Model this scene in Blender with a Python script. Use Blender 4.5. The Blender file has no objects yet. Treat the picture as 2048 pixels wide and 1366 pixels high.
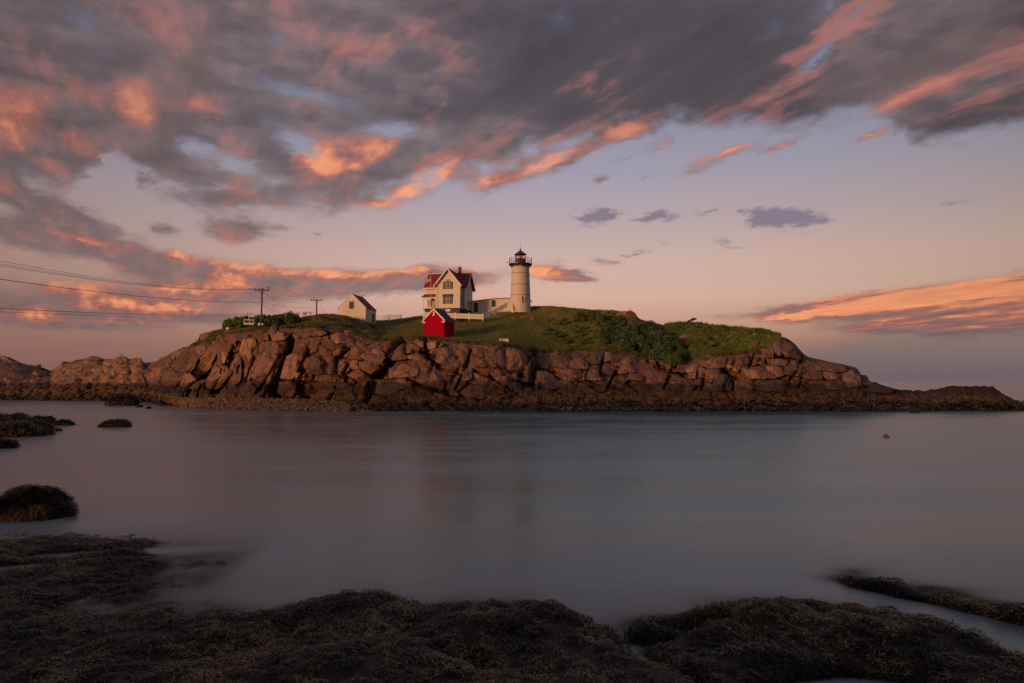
import bpy, math, random
import numpy as np
from mathutils import Vector, Matrix
random.seed(7)
RNG = np.random.default_rng(11)
scene = bpy.context.scene
COL = scene.collection
R = math.radians

# ---------------------------------------------------------------- camera
H = 4.8                      # camera height above the sea
FPX = 1365.33                # focal length in photo pixels (24 mm on 36 mm)
PITCH = math.atan(79.0 / FPX)
cam_d = bpy.data.cameras.new('camera')
cam_d.lens = 24.0; cam_d.sensor_width = 36.0
cam_d.clip_start = 0.1; cam_d.clip_end = 100000.0
cam = bpy.data.objects.new('camera', cam_d); COL.objects.link(cam)
cam.location = (0, 0, H); cam.rotation_euler = (math.pi / 2 + PITCH, 0, 0)
scene.camera = cam

def ray(px, py):
    v = 683.0 - py
    return ((px - 1024.0), FPX * math.cos(PITCH) - v * math.sin(PITCH), FPX * math.sin(PITCH) + v * math.cos(PITCH))
def P(px, py, Y):
    """the place in the world at depth Y that the photo shows at px, py"""
    r = ray(px, py); t = Y / r[1]
    return Vector((r[0] * t, Y, H + r[2] * t))
def Pv(px, py, Y):
    v = 683.0 - py
    x = px - 1024.0; y = FPX * math.cos(PITCH) - v * math.sin(PITCH); z = FPX * math.sin(PITCH) + v * math.cos(PITCH)
    t = Y / y
    return np.stack([x * t, y * t, H + z * t], -1)
def shoreY(py, z=0.0):
    r = ray(1024, py); return (z - H) / r[2] * r[1]

# ---------------------------------------------------------------- world, sun, exposure
SUN_EL = R(5.0); SUN_A = R(47.0)          # sun low behind the camera, to the left
sun_dir = Vector((-math.sin(SUN_A) * math.cos(SUN_EL), -math.cos(SUN_A) * math.cos(SUN_EL), math.sin(SUN_EL)))
world = bpy.data.worlds.new('World'); scene.world = world; world.use_nodes = True
wt = world.node_tree; wt.nodes.clear()
try:
    world.cycles.sampling_method = 'MANUAL'; world.cycles.sample_map_resolution = 256
except Exception: pass

def srgb(r, g, b):
    f = lambda c: (c / 255 / 12.92) if c / 255 <= 0.04045 else ((c / 255 + 0.055) / 1.055) ** 2.4
    return (f(r), f(g), f(b), 1.0)

class NT:
    def __init__(s, tree): s.t = tree
    def n(s, typ, **kw):
        nd = s.t.nodes.new(typ)
        for k, v in kw.items():
            if k.startswith('i_'):
                nd.inputs[k[2:].replace('_', ' ')].default_value = v
            else: setattr(nd, k, v)
        return nd
    def put(s, sock, v):
        if isinstance(v, bpy.types.NodeSocket): s.t.links.new(v, sock)
        elif v is not None: sock.default_value = v
    def m(s, op, a, b=None, c=None, clamp=False):
        nd = s.t.nodes.new('ShaderNodeMath'); nd.operation = op; nd.use_clamp = clamp
        s.put(nd.inputs[0], a)
        if b is not None: s.put(nd.inputs[1], b)
        if c is not None: s.put(nd.inputs[2], c)
        return nd.outputs[0]
    def vm(s, op, a, b=None):
        nd = s.t.nodes.new('ShaderNodeVectorMath'); nd.operation = op
        s.put(nd.inputs[0], a)
        if b is not None:
            if op == 'SCALE': s.put(nd.inputs[3], b)
            else: s.put(nd.inputs[1], b)
        return nd.outputs[0]
    def mix(s, f, a, b, blend='MIX'):
        nd = s.t.nodes.new('ShaderNodeMix'); nd.data_type = 'RGBA'; nd.blend_type = blend
        s.put(nd.inputs[0], f); s.put(nd.inputs[6], a); s.put(nd.inputs[7], b)
        return nd.outputs[2]
    def step(s, lo, hi, v):
        nd = s.t.nodes.new('ShaderNodeMapRange'); nd.interpolation_type = 'SMOOTHSTEP'
        s.put(nd.inputs[0], v); nd.inputs[1].default_value = lo; nd.inputs[2].default_value = hi
        return nd.outputs[0]
    def noise(s, vec, scale, detail=4, rough=0.5, dist=0.0, col=False):
        nd = s.t.nodes.new('ShaderNodeTexNoise'); s.put(nd.inputs['Vector'], vec)
        nd.inputs['Scale'].default_value = scale; nd.inputs['Detail'].default_value = detail
        nd.inputs['Roughness'].default_value = rough; nd.inputs['Distortion'].default_value = dist
        return nd.outputs[1] if col else nd.outputs[0]
    def mapping(s, vec, loc=(0, 0, 0), rot=(0, 0, 0), scale=(1, 1, 1), typ='POINT'):
        nd = s.t.nodes.new('ShaderNodeMapping'); nd.vector_type = typ; s.put(nd.inputs[0], vec)
        nd.inputs[1].default_value = loc; nd.inputs[2].default_value = rot; nd.inputs[3].default_value = scale
        return nd.outputs[0]
    def ramp(s, f, stops, interp='LINEAR'):
        nd = s.t.nodes.new('ShaderNodeValToRGB'); s.put(nd.inputs[0], f); cr = nd.color_ramp; cr.interpolation = interp
        while len(cr.elements) > 1: cr.elements.remove(cr.elements[-1])
        cr.elements[0].position = stops[0][0]; cr.elements[0].color = stops[0][1]
        for p, c in stops[1:]:
            e = cr.elements.new(p); e.color = c
        return nd.outputs[0]

W = NT(wt)
def dirang(px, py):
    r = Vector(ray(px, py)).normalized()
    return math.degrees(math.atan2(r.x, r.y)), math.degrees(math.asin(r.z))
tc = W.n('ShaderNodeTexCoord').outputs['Generated']
sep = W.n('ShaderNodeSeparateXYZ'); W.put(sep.inputs[0], tc)
sx, sy, sz = sep.outputs
az = W.m('MULTIPLY', W.m('ARCTAN2', sx, sy), 57.29578)
el = W.m('MULTIPLY', W.m('ARCSINE', sz), 57.29578)
zc = W.m('ADD', W.m('MAXIMUM', sz, 0.0), 0.10)
cmb = W.n('ShaderNodeCombineXYZ'); W.put(cmb.inputs[0], W.m('DIVIDE', sx, zc)); W.put(cmb.inputs[1], W.m('DIVIDE', sy, zc))
q = cmb.outputs[0]
# cloud deck coordinates, drawn out along the wind (vanishing point left of the island)
qw = W.mapping(q, rot=(0, 0, R(-29.4)), scale=(1, 1, 1))
qs = W.mapping(qw, scale=(1.0, 0.36, 1))
n1 = W.noise(qs, 1.9, 6, 0.55, 0.25)
n2 = W.noise(W.mapping(qw, loc=(7, 3, 0), scale=(1.0, 0.45, 1)), 3.6, 5, 0.55, 0.3)
n3 = W.noise(W.mapping(qs, loc=(3, 9, 2)), 0.9, 3, 0.5)
ae = W.n('ShaderNodeCombineXYZ'); W.put(ae.inputs[0], az); W.put(ae.inputs[1], el)
aev = ae.outputs[0]
# warp the angular coordinates so that placed clouds get torn edges
wn = W.noise(W.mapping(aev, scale=(1, 1.9, 1)), 0.28, 5, 0.6, 0.0, col=True)
warp = W.vm('MULTIPLY', W.vm('SUBTRACT', wn, (0.5, 0.5, 0.5)), (6.5, 3.4, 0))
aew = W.vm('ADD', aev, warp)
wn2 = W.noise(W.mapping(aev, scale=(1, 2.6, 1)), 0.55, 5, 0.65, 0.0, col=True)
aef = W.vm('ADD', aev, W.vm('MULTIPLY', W.vm('SUBTRACT', wn2, (0.5, 0.5, 0.5)), (3.2, 1.1, 0)))
D2 = 0.042
def blobs(lst, coord, gs=1.45):
    acc = None
    for (px, py, rx, ry, rot, amp) in lst:
        a, e = dirang(px, py); k = math.cos(R(a)) ** 2
        mp = W.mapping(coord, loc=(a, e, 0), rot=(0, 0, R(rot)), scale=(rx * gs * D2 * k, ry * gs * D2 * max(k, .8), 1), typ='TEXTURE')
        g = W.n('ShaderNodeTexGradient', gradient_type='QUADRATIC_SPHERE'); W.put(g.inputs[0], mp)
        acc = W.m('MULTIPLY_ADD', g.outputs[1], amp, 0.0 if acc is None else acc)
    return acc
# lower edge of the cloud deck, elevation by azimuth
edge_pts = [(-300, 400), (0, 392), (120, 398), (185, 385), (205, 330), (260, 345), (300, 410), (420, 455), (520, 440), (640, 440), (750, 415), (850, 392), (960, 370),
            (1060, 335), (1180, 296), (1290, 272), (1400, 268), (1520, 262), (1640, 262), (1740, 245), (1820, 285), (1880, 292), (1960, 275), (2048, 255), (2300, 250)]
fc = W.n('ShaderNodeFloatCurve'); cv = fc.mapping.curves[0]
pts = [((dirang(x, y)[0] + 60) / 120, dirang(x, y)[1] / 40) for x, y in edge_pts]
while len(cv.points) > 2: cv.points.remove(cv.points[1])
cv.points[0].location = (0, pts[0][1]); cv.points[1].location = (1, pts[-1][1])
for p in pts: cv.points.new(*p)
fc.mapping.update()
awx = W.n('ShaderNodeSeparateXYZ'); W.put(awx.inputs[0], aew)
W.put(fc.inputs['Value'], W.m('DIVIDE', W.m('ADD', awx.outputs[0], 60), 120, clamp=True))
edge_el = W.m('MULTIPLY', fc.outputs[0], 40)
deck = W.step(-1.2, 3.0, W.m('SUBTRACT', awx.outputs[1], edge_el))
deck = W.m('MULTIPLY', deck, W.m('SUBTRACT', 1.0, W.m('MULTIPLY', W.step(33, 50, el), .85)))  # deck opened overhead, out of view, so bluer sky cools the ambient light
cov_b = blobs([
    # placed clouds: (px, py, half width, half height, tilt, amount)
    (60, 470, 190, 55, -8, 1.5), (250, 505, 190, 42, -14, 1.5), (400, 545, 170, 45, -5, 1.4), (560, 560, 200, 42, -3, 1.5), (720, 566, 190, 40, 3, 1.5), (840, 548, 90, 30, 8, 1.1),
    (480, 462, 90, 36, 8, 1.3), (60, 405, 110, 36, -6, 1.1), (150, 432, 100, 34, -10, 1.1), (320, 462, 70, 34, -12, 1.0), (240, 460, 60, 20, -5, .6),
    (200, 600, 330, 60, -3, 1.2), (430, 585, 200, 45, -4, 1.2), (150, 650, 330, 26, 0, .8), (420, 640, 160, 16, 0, .7), (200, 690, 260, 16, 0, .5), (60, 625, 260, 36, -2, .8), (350, 630, 200, 26, 0, .6),
    (940, 555, 90, 24, 2, 1.1), (900, 575, 100, 26, 0, .8), (1110, 548, 110, 26, -6, 1.6), (1160, 556, 60, 14, -4, .8), (980, 600, 70, 16, 4, .5),
    (565, 455, 60, 22, 0, .6), (640, 470, 20, 8, 0, .7), (745, 470, 34, 12, 0, .0),
    (1720, 612, 240, 30, 3, 1.3), (1620, 628, 230, 20, 1, 1.2), (1760, 655, 260, 20, 1, 1.0), (1900, 612, 330, 56, 2, 1.7), (2060, 590, 260, 66, 2, 1.6), (1700, 605, 170, 22, 4, 1.0), (1950, 650, 260, 50, 2, 1.2),
    (1200, 360, 46, 16, 18, .9), (1290, 355, 40, 10, 12, .6), (1460, 305, 120, 20, 14, .95), (1560, 292, 70, 14, 12, .8), (1745, 272, 62, 14, 14, .9), (1240, 320, 110, 18, 18, .7), (1330, 295, 60, 18, 22, .8), (1390, 345, 50, 12, 10, .35),
    (1255, 264, 90, 26, 10, 1.2), (1130, 322, 110, 22, 20, .75), (1010, 360, 110, 24, 20, .6), (760, 408, 60, 14, 0, .6),
], aef)
cov_g = blobs([   # small grey cloudlets
    (1190, 433, 66, 26, 6, 1.5), (1210, 424, 40, 18, 0, .8), (1305, 434, 68, 20, 2, 1.6), (1410, 425, 44, 12, 6, .8), (1560, 436, 110, 36, -4, 1.7), (1610, 440, 100, 20, -4, 1.1), (1530, 430, 60, 18, -10, .8),
    (1195, 518, 54, 16, 0, .8), (1270, 508, 50, 12, 6, .9), (1325, 488, 60, 12, 0, .6), (1450, 484, 40, 12, 0, .5), (1470, 494, 40, 10, 0, .5), (1920, 404, 100, 11, 3, .55), (1230, 525, 40, 10, 0, .6),
], W.vm('ADD', aev, W.vm('MULTIPLY', W.vm('SUBTRACT', wn2, (0.5, 0.5, 0.5)), (5.0, 1.5, 0))), 1.15)
holes = blobs([
    (170, 50, 90, 50, -35, .42), (330, 130, 80, 40, -50, .5), (555, 75, 50, 50, 0, .5), (610, 188, 150, 26, -6, .75), (215, 350, 50, 50, -30, 1.0), (195, 376, 50, 24, 0, .7), (390, 295, 60, 26, -5, .9),
    (470, 330, 90, 44, -10, 1.0), (600, 285, 70, 34, -20, 1.0), (790, 262, 110, 24, 2, .95), (1640, 112, 80, 22, 40, .75), (1720, 20, 70, 30, 35, .5), (2000, 130, 120, 24, 25, .35), (1660, 10, 60, 30, 30, .5),
    (340, 365, 80, 26, -10, .6), (450, 375, 60, 20, 0, .6), (270, 415, 70, 22, 0, .7), (860, 340, 90, 20, 20, .4), (960, 330, 60, 20, 10, .5), (1060, 300, 60, 14, 20, .4), (1360, 290, 60, 16, 10, .5), (560, 360, 70, 14, 10, .5),
], aef)
cov = W.m('ADD', W.m('MULTIPLY', deck, 1.05), cov_b)
cov = W.m('SUBTRACT', cov, holes)
cov = W.m('ADD', cov, W.m('MULTIPLY', W.m('SUBTRACT', n1, 0.5), 0.9))
cov = W.m('ADD', cov, W.m('MULTIPLY', W.m('SUBTRACT', n2, 0.5), 0.6))
n4 = W.noise(W.mapping(aev, rot=(0, 0, R(-10)), scale=(.7, 1.9, 1)), 0.36, 4, 0.5, 0.3)
n5 = W.noise(W.mapping(qw, loc=(2, 5, 1), scale=(1.0, 0.30, 1)), 7.5, 5, 0.6, 0.2)
cov = W.m('ADD', cov, W.m('MULTIPLY', W.m('SUBTRACT', n4, 0.5), 0.65))
cov = W.m('ADD', cov, W.m('MULTIPLY', W.m('SUBTRACT', n5, 0.5), 0.55))
dens = W.step(0.18, 0.92, cov)
densg = W.step(0.12, 0.85, W.m('ADD', cov_g, W.m('MULTIPLY', W.m('SUBTRACT', n4, 0.5), 0.9)))
pink_b = blobs([
    (20, 175, 220, 130, -25, .55), (60, 205, 80, 60, -30, .5), (160, 175, 60, 36, -40, .55), (255, 185, 60, 50, -60, 1.0), (280, 225, 110, 44, -5, .8), (410, 205, 90, 44, 0, .8), (0, 235, 90, 60, -25, .8), (130, 280, 220, 60, -18, .6),
    (60, 100, 120, 60, -40, .5), (40, 300, 120, 50, 0, .45), (320, 50, 160, 60, -10, .4), (200, 20, 120, 50, 0, .35), (540, 10, 80, 30, 0, .4), (700, 95, 230, 60, -3, .62), (850, 55, 64, 44, -10, .8), (915, 115, 90, 70, -40, .55), (760, 90, 60, 30, 0, .3),
    (630, 300, 50, 30, 10, 1.1), (750, 290, 90, 40, 14, 1.5), (655, 340, 80, 40, -12, 1.7), (860, 360, 70, 26, 25, 1.4), (900, 320, 120, 30, 22, 1.0), (700, 330, 60, 20, 10, .8), (650, 390, 80, 30, -10, .8), (540, 408, 120, 26, -14, .9), (320, 350, 60, 20, 0, .5), (330, 305, 60, 24, 0, .4),
    (800, 385, 130, 22, 20, .8), (760, 410, 70, 16, 0, .9), (970, 365, 70, 34, 30, 1.2), (1010, 280, 60, 44, 10, .8), (1100, 325, 90, 18, 20, 1.7), (1190, 308, 44, 14, 20, 1.3), (1255, 262, 80, 24, 8, 2.2), (1325, 292, 50, 18, 22, 1.1),
    (1460, 304, 110, 20, 12, 1.6), (1560, 291, 60, 14, 10, 1.2), (1745, 272, 60, 14, 14, 1.4), (1225, 358, 40, 14, 18, 1.0), (1290, 356, 36, 8, 10, .9),
    (1640, 85, 150, 36, 38, .95), (1730, 25, 150, 36, 32, .8), (1590, 130, 50, 40, 50, .6), (1600, 145, 100, 20, 8, .5), (1880, 160, 130, 44, 16, .6), (1820, 100, 100, 30, 15, .5), (2030, 105, 120, 60, 14, .7), (1760, 215, 200, 30, 14, .5), (1560, 230, 80, 30, 20, .5), (1900, 45, 60, 30, 30, .4), (1840, 180, 180, 30, 16, .35),
    (180, 482, 130, 16, -8, 1.2), (350, 510, 60, 20, -5, 1.1), (470, 530, 140, 20, -4, 1.3), (640, 545, 170, 18, -2, 1.3), (790, 545, 130, 16, 6, 1.5), (840, 538, 60, 12, 4, 1.0), (560, 585, 170, 20, 0, .6), (380, 585, 130, 30, -4, 1.1),
    (200, 590, 320, 46, -3, .62), (300, 615, 200, 20, 0, .7), (60, 628, 240, 26, -2, .85), (450, 552, 60, 14, 0, .8), (350, 650, 200, 10, 0, .7), (120, 665, 240, 9, 0, .6), (120, 700, 300, 12, 0, .5), (250, 575, 160, 20, 0, .4), (360, 620, 260, 20, 0, .7), (470, 565, 90, 26, 0, 1.0), (120, 560, 120, 26, 0, .8), (640, 468, 20, 8, 0, .8), (375, 472, 16, 8, 0, .8),
    (960, 540, 90, 14, 2, 1.3), (960, 575, 80, 18, 0, 1.3), (1080, 545, 70, 22, -4, 1.8), (1170, 556, 50, 8, 0, 1.3), (960, 600, 90, 14, 4, 1.2),
    (2010, 578, 250, 46, 3, 2.3), (1780, 602, 240, 34, 4, 2.2), (1620, 630, 200, 12, 1, 1.6), (1750, 650, 300, 16, 2, 1.3), (2048, 620, 200, 24, 2, .9), (1700, 612, 160, 12, 4, 1.2), (1950, 655, 140, 10, 0, .9), (1640, 600, 120, 8, 2, 1.0),
], aef)
pk = W.m('ADD', W.m('MULTIPLY', pink_b, W.m('MULTIPLY_ADD', n2, 1.5, 0.2)), W.m('MULTIPLY', W.m('SUBTRACT', n2, 0.56), 0.55))
pk = W.m('ADD', pk, W.m('MULTIPLY', W.m('SUBTRACT', n1, 0.5), 0.35))
pk = W.m('ADD', pk, W.m('MULTIPLY', W.m('SUBTRACT', n4, 0.5), 0.8))
pk = W.m('ADD', pk, W.m('MULTIPLY', W.m('SUBTRACT', n5, 0.5), 2.6))
pink = W.step(0.02, 0.95, pk)
hot = W.step(0.6, 1.45, pk)
dark_b = blobs([
    (1330, 130, 460, 190, 0, 1.25), (1120, 170, 260, 120, 0, .6), (1950, 245, 190, 70, 5, 1.1), (860, 215, 230, 50, 3, .55), (1500, 215, 200, 60, 0, .6), (1250, 20, 460, 100, 0, .5), (2048, 60, 140, 70, 20, .6), (60, 370, 260, 60, 0, .5),
    (1900, 690, 420, 60, 0, .5), (950, 30, 200, 70, 0, .4),
], aew)
dk = W.m('ADD', dark_b, W.m('MULTIPLY', W.m('SUBTRACT', n3, 0.5), 0.7))
# clear sky by elevation
elf = W.m('DIVIDE', W.m('MAXIMUM', el, 0.0), 40.0, clamp=True)
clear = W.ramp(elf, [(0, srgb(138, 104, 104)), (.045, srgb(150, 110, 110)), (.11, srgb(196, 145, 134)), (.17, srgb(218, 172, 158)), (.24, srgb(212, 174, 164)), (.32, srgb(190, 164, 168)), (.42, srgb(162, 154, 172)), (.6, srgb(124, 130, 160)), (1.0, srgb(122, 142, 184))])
# clear sky is dimmer away from the middle of the view
side = W.m('MULTIPLY', W.m('MULTIPLY', az, az), 1 / 1600.0, clamp=True)
front_dim = W.m('SUBTRACT', 1.0, W.m('MULTIPLY', side, 0.42))
clearv = W.vm('SCALE', clear, front_dim)
leftw = W.step(-8, -38, az)
lowt = W.step(15, 3, el)
clearv = W.mix(W.m('MULTIPLY', W.m('MULTIPLY', leftw, lowt), .75), clearv, srgb(146, 106, 104))
# right bank of grey mauve above the horizon
bank = blobs([(2050, 735, 640, 120, 0, 2.2), (1850, 745, 400, 60, 0, .8)], aef)
clearv = W.mix(W.step(0.0, .8, bank), clearv, srgb(114, 104, 112))
nish = W.n('ShaderNodeTexSky', sky_type='NISHITA', sun_disc=False)
nish.sun_elevation = SUN_EL; nish.sun_rotation = math.pi + SUN_A; nish.altitude = 0; nish.dust_density = 2.5; nish.air_density = 1.2
nishv = W.vm('MULTIPLY', W.vm('SCALE', nish.outputs[0], 0.05), (1.0, 0.78, 0.80))
clearv = W.vm('ADD', W.vm('SCALE', clearv, 0.82), nishv)
midc = W.mix(W.step(.30, .70, n4), srgb(99, 88, 91), srgb(128, 112, 115))
midc = W.mix(W.m('MULTIPLY', W.step(.45, .65, n1), .6), midc, srgb(138, 108, 102))
greycol = W.mix(W.step(-.1, .7, dk), midc, srgb(78, 70, 74))
lowgrey = W.step(18, 6, el)
greycol = W.mix(W.m('MULTIPLY', lowgrey, .75), greycol, srgb(138, 114, 114))
pinkcol = W.mix(hot, srgb(180, 108, 94), srgb(250, 158, 110))
pinkhi = W.mix(W.step(16, 24, el), pinkcol, srgb(172, 112, 104))
cloud = W.mix(W.m('MULTIPLY', pink, 0.92), greycol, pinkhi)
cloud = W.vm('SCALE', cloud, W.m('MULTIPLY_ADD', W.m('SUBTRACT', n5, 0.5), 0.9, 1.0))
cloudv = W.vm('SCALE', cloud, W.m('SUBTRACT', 1.0, W.m('MULTIPLY', side, 0.22)))
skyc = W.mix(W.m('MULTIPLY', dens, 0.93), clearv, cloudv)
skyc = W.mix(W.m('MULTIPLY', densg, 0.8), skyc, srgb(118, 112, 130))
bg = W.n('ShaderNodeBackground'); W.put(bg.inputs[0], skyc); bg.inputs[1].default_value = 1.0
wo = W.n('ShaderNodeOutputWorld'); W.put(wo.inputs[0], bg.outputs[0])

sl = bpy.data.lights.new('sun', 'SUN'); sl.energy = 2.8; sl.angle = R(10.0); sl.color = (1.0, 0.50, 0.22)
sun = bpy.data.objects.new('sun', sl); COL.objects.link(sun)
sun.rotation_euler = sun_dir.to_track_quat('Z', 'Y').to_euler()
scene.view_settings.view_transform = 'Standard'; scene.view_settings.look = 'None'
scene.view_settings.exposure = 0.0; scene.view_settings.gamma = 1.0
scene.view_settings.use_curve_mapping = False
scene.render.engine = 'CYCLES'
scene.cycles.max_bounces = 5; scene.cycles.diffuse_bounces = 2; scene.cycles.glossy_bounces = 2; scene.cycles.transparent_max_bounces = 6
scene.cycles.use_denoising = True

# ================================================================ helpers
def tag(o, label=None, cat=None, group=None, kind=None):
    if label: o['label'] = label
    if cat: o['category'] = cat
    if group: o['group'] = group
    if kind: o['kind'] = kind
    return o
def empty(name, loc=(0, 0, 0), rz=0.0, label=None, cat=None, group=None):
    o = bpy.data.objects.new(name, None); COL.objects.link(o)
    o.location = loc; o.rotation_euler = (0, 0, rz); o.empty_display_size = 0.3
    return tag(o, label, cat, group)
def mesh_from(name, V, F, mat=None, smooth=False):
    me = bpy.data.meshes.new(name)
    V = np.asarray(V, dtype=np.float32).reshape(-1, 3)
    if isinstance(F, np.ndarray):
        n, k = F.shape
        me.vertices.add(len(V)); me.vertices.foreach_set('co', V.ravel())
        me.loops.add(n * k); me.loops.foreach_set('vertex_index', F.astype(np.int32).ravel())
        me.polygons.add(n); me.polygons.foreach_set('loop_start', np.arange(0, n * k, k, dtype=np.int32))
        me.polygons.foreach_set('loop_total', np.full(n, k, dtype=np.int32))
        me.update(calc_edges=True); me.validate()
    else:
        me.from_pydata(V.tolist(), [], F); me.update()
    if smooth: me.polygons.foreach_set('use_smooth', [True] * len(me.polygons))
    if mat: me.materials.append(mat)
    return me
def link(name, me, parent=None, loc=None, rz=None):
    o = bpy.data.objects.new(name, me); COL.objects.link(o)
    if parent: o.parent = parent
    if loc is not None: o.location = loc
    if rz is not None: o.rotation_euler = (0, 0, rz)
    return o
class MB:
    """collects simple solids and links them as one mesh object"""
    def __init__(s): s.v = []; s.f = []
    def add(s, vs, fs):
        b = len(s.v); s.v += [tuple(v) for v in vs]; s.f += [tuple(i + b for i in f) for f in fs]; return s
    def box(s, x0, x1, y0, y1, z0, z1):
        v = [(x, y, z) for z in (z0, z1) for y in (y0, y1) for x in (x0, x1)]
        return s.add(v, [(0, 2, 3, 1), (4, 5, 7, 6), (0, 1, 5, 4), (2, 6, 7, 3), (0, 4, 6, 2), (1, 3, 7, 5)])
    def prism(s, poly, axis, a, b):
        """poly: (u, w) points; axis 'y' extrudes u=x,w=z along y; axis 'x' extrudes u=y,w=z along x; 'z' extrudes x,y"""
        n = len(poly)
        mk = {'y': lambda u, w, t: (u, t, w), 'x': lambda u, w, t: (t, u, w), 'z': lambda u, w, t: (u, w, t)}[axis]
        v = [mk(u, w, a) for u, w in poly] + [mk(u, w, b) for u, w in poly]
        f = [tuple(range(n)), tuple(range(2 * n - 1, n - 1, -1))] + [(i, i + n, (i + 1) % n + n, (i + 1) % n) for i in range(n)]
        return s.add(v, f)
    def tube(s, p, q, r0, r1=None, n=8, caps=True):
        r1 = r0 if r1 is None else r1
        p = Vector(p); q = Vector(q); d = (q - p).normalized()
        a = d.orthogonal().normalized(); b = d.cross(a)
        v = []
        for c, r in ((p, r0), (q, r1)):
            for i in range(n):
                t = 2 * math.pi * i / n; v.append(c + a * (math.cos(t) * r) + b * (math.sin(t) * r))
        f = [(i, (i + 1) % n, (i + 1) % n + n, i + n) for i in range(n)]
        if caps: f += [tuple(range(n - 1, -1, -1)), tuple(range(n, 2 * n))]
        return s.add(v, f)
    def lathe(s, prof, n=32, c=(0, 0)):
        v = []; f = []
        for r, z in prof:
            for i in range(n):
                t = 2 * math.pi * i / n; v.append((c[0] + math.cos(t) * r, c[1] + math.sin(t) * r, z))
        for k in range(len(prof) - 1):
            for i in range(n):
                j = (i + 1) % n; f.append((k * n + i, k * n + j, (k + 1) * n + j, (k + 1) * n + i))
        return s.add(v, f)
    def build(s, name, mat, parent=None, smooth=False, loc=None, rz=None):
        me = mesh_from(name, s.v, s.f, mat, smooth)
        if smooth:
            try: me.set_sharp_from_angle(angle=R(40))
            except Exception: pass
        return link(name, me, parent, loc, rz)

# numpy value noise ------------------------------------------------
_perm = np.random.default_rng(3).permutation(4096)
_val = np.random.default_rng(4).uniform(-1, 1, 4096)
def _h(ix, iy, iz): return _val[_perm[(_perm[(_perm[ix & 4095] + iy) & 4095] + iz) & 4095]]
def vnoise(p):
    p = np.asarray(p, float); i = np.floor(p).astype(np.int64); f = p - i; f = f * f * (3 - 2 * f)
    x, y, z = i[..., 0], i[..., 1], i[..., 2]; fx, fy, fz = f[..., 0], f[..., 1], f[..., 2]
    def L(a, b, t): return a + (b - a) * t
    return L(L(L(_h(x, y, z), _h(x + 1, y, z), fx), L(_h(x, y + 1, z), _h(x + 1, y + 1, z), fx), fy),
             L(L(_h(x, y, z + 1), _h(x + 1, y, z + 1), fx), L(_h(x, y + 1, z + 1), _h(x + 1, y + 1, z + 1), fx), fy), fz)
def fbm(p, oct=4, gain=0.5):
    p = np.asarray(p, float); a = 1.0; s = 0; t = 0
    for k in range(oct):
        s = s + a * vnoise(p * (2 ** k) + 17.3 * k); t += a; a *= gain
    return s / t
def ridge(p, oct=3):
    a = 1.0; s = 0; t = 0
    for k in range(oct):
        s = s + a * (1 - np.abs(vnoise(p * (2 ** k) + 9.1 * k)) * 2); t += a; a *= .5
    return s / t

# ================================================================ materials
def material(name):
    m = bpy.data.materials.new(name); m.use_nodes = True; m.node_tree.nodes.clear()
    T = NT(m.node_tree); b = T.n('ShaderNodeBsdfPrincipled'); o = T.n('ShaderNodeOutputMaterial')
    T.t.links.new(b.outputs[0], o.inputs[0]); b.inputs['Roughness'].default_value = 0.7
    return m, T, b, o
def wpos(T): return T.n('ShaderNodeNewGeometry').outputs['Position']
def bump(T, b, h, strength, dist=0.1):
    nd = T.n('ShaderNodeBump'); nd.inputs['Strength'].default_value = strength; nd.inputs['Distance'].default_value = dist
    T.put(nd.inputs['Height'], h); T.put(b.inputs['Normal'], nd.outputs[0])
def c3(r, g, b): return (r, g, b, 1)
def paint(name, col, rough=0.6, var=0.12, scale=3.0, siding=0.0, spec=0.3):
    m, T, b, o = material(name)
    tco = T.n('ShaderNodeTexCoord').outputs['Object']
    n = T.noise(tco, scale, 5, 0.6); n2 = T.noise(T.mapping(tco, scale=(1, 1, .25)), scale * 2.2, 4, .6)
    f = T.m('MULTIPLY', T.m('ADD', T.m('SUBTRACT', n, .5), T.m('SUBTRACT', n2, .5)), var * 2)
    dark = tuple(c * (1 - 1.4 * var) for c in col[:3]) + (1,); light = tuple(min(1, c * (1 + .6 * var)) for c in col[:3]) + (1,)
    T.put(b.inputs['Base Color'], T.mix(T.m('ADD', f, .5, clamp=True), dark, light))
    b.inputs['Roughness'].default_value = rough; b.inputs['Specular IOR Level'].default_value = spec
    bump(T, b, n2, .15, .02)
    return m
MAT = {}
MAT['white'] = paint('white_paint', c3(.64, .59, .53), .6, .18)
MAT['tower'] = paint('tower_paint', c3(.56, .50, .44), .6, .16, 1.2)
MAT['trim'] = paint('trim_paint', c3(.70, .66, .60), .5, .06)
MAT['darktrim'] = paint('dark_trim', c3(.014, .012, .010), .5, .2)
MAT['roofred'] = paint('red_shingle', c3(.24, .028, .03), .75, .25, 5)
MAT['red'] = paint('red_paint', c3(.36, .002, .022), .9, .08, spec=.05)
MAT['roofdark'] = paint('dark_shingle', c3(.045, .043, .05), .8, .25, 5)
MAT['iron'] = paint('black_iron', c3(.022, .022, .024), .45, .2, spec=.5)
MAT['brick'] = paint('chimney_brick', c3(.16, .05, .04), .85, .3, 9)
MAT['found'] = paint('grey_foundation', c3(.07, .07, .085), .85, .2)
MAT['green'] = paint('dark_green_door', c3(.03, .035, .026), .55, .15)
MAT['glassdark'] = paint('window_glass', c3(.035, .03, .032), .12, .1, spec=.6)
MAT['shutter'] = paint('pale_shutter', c3(.19, .19, .17), .6, .1)
MAT['wood'] = paint('weathered_pole', c3(.06, .045, .035), .9, .3, 4)
MAT['wire'] = paint('wire_black', c3(.03, .025, .025), .7, .05)
MAT['ceramic'] = paint('insulator', c3(.05, .04, .04), .3, .1)
MAT['fencep'] = paint('fence_paint', c3(.78, .72, .65), .65, .12)
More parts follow.
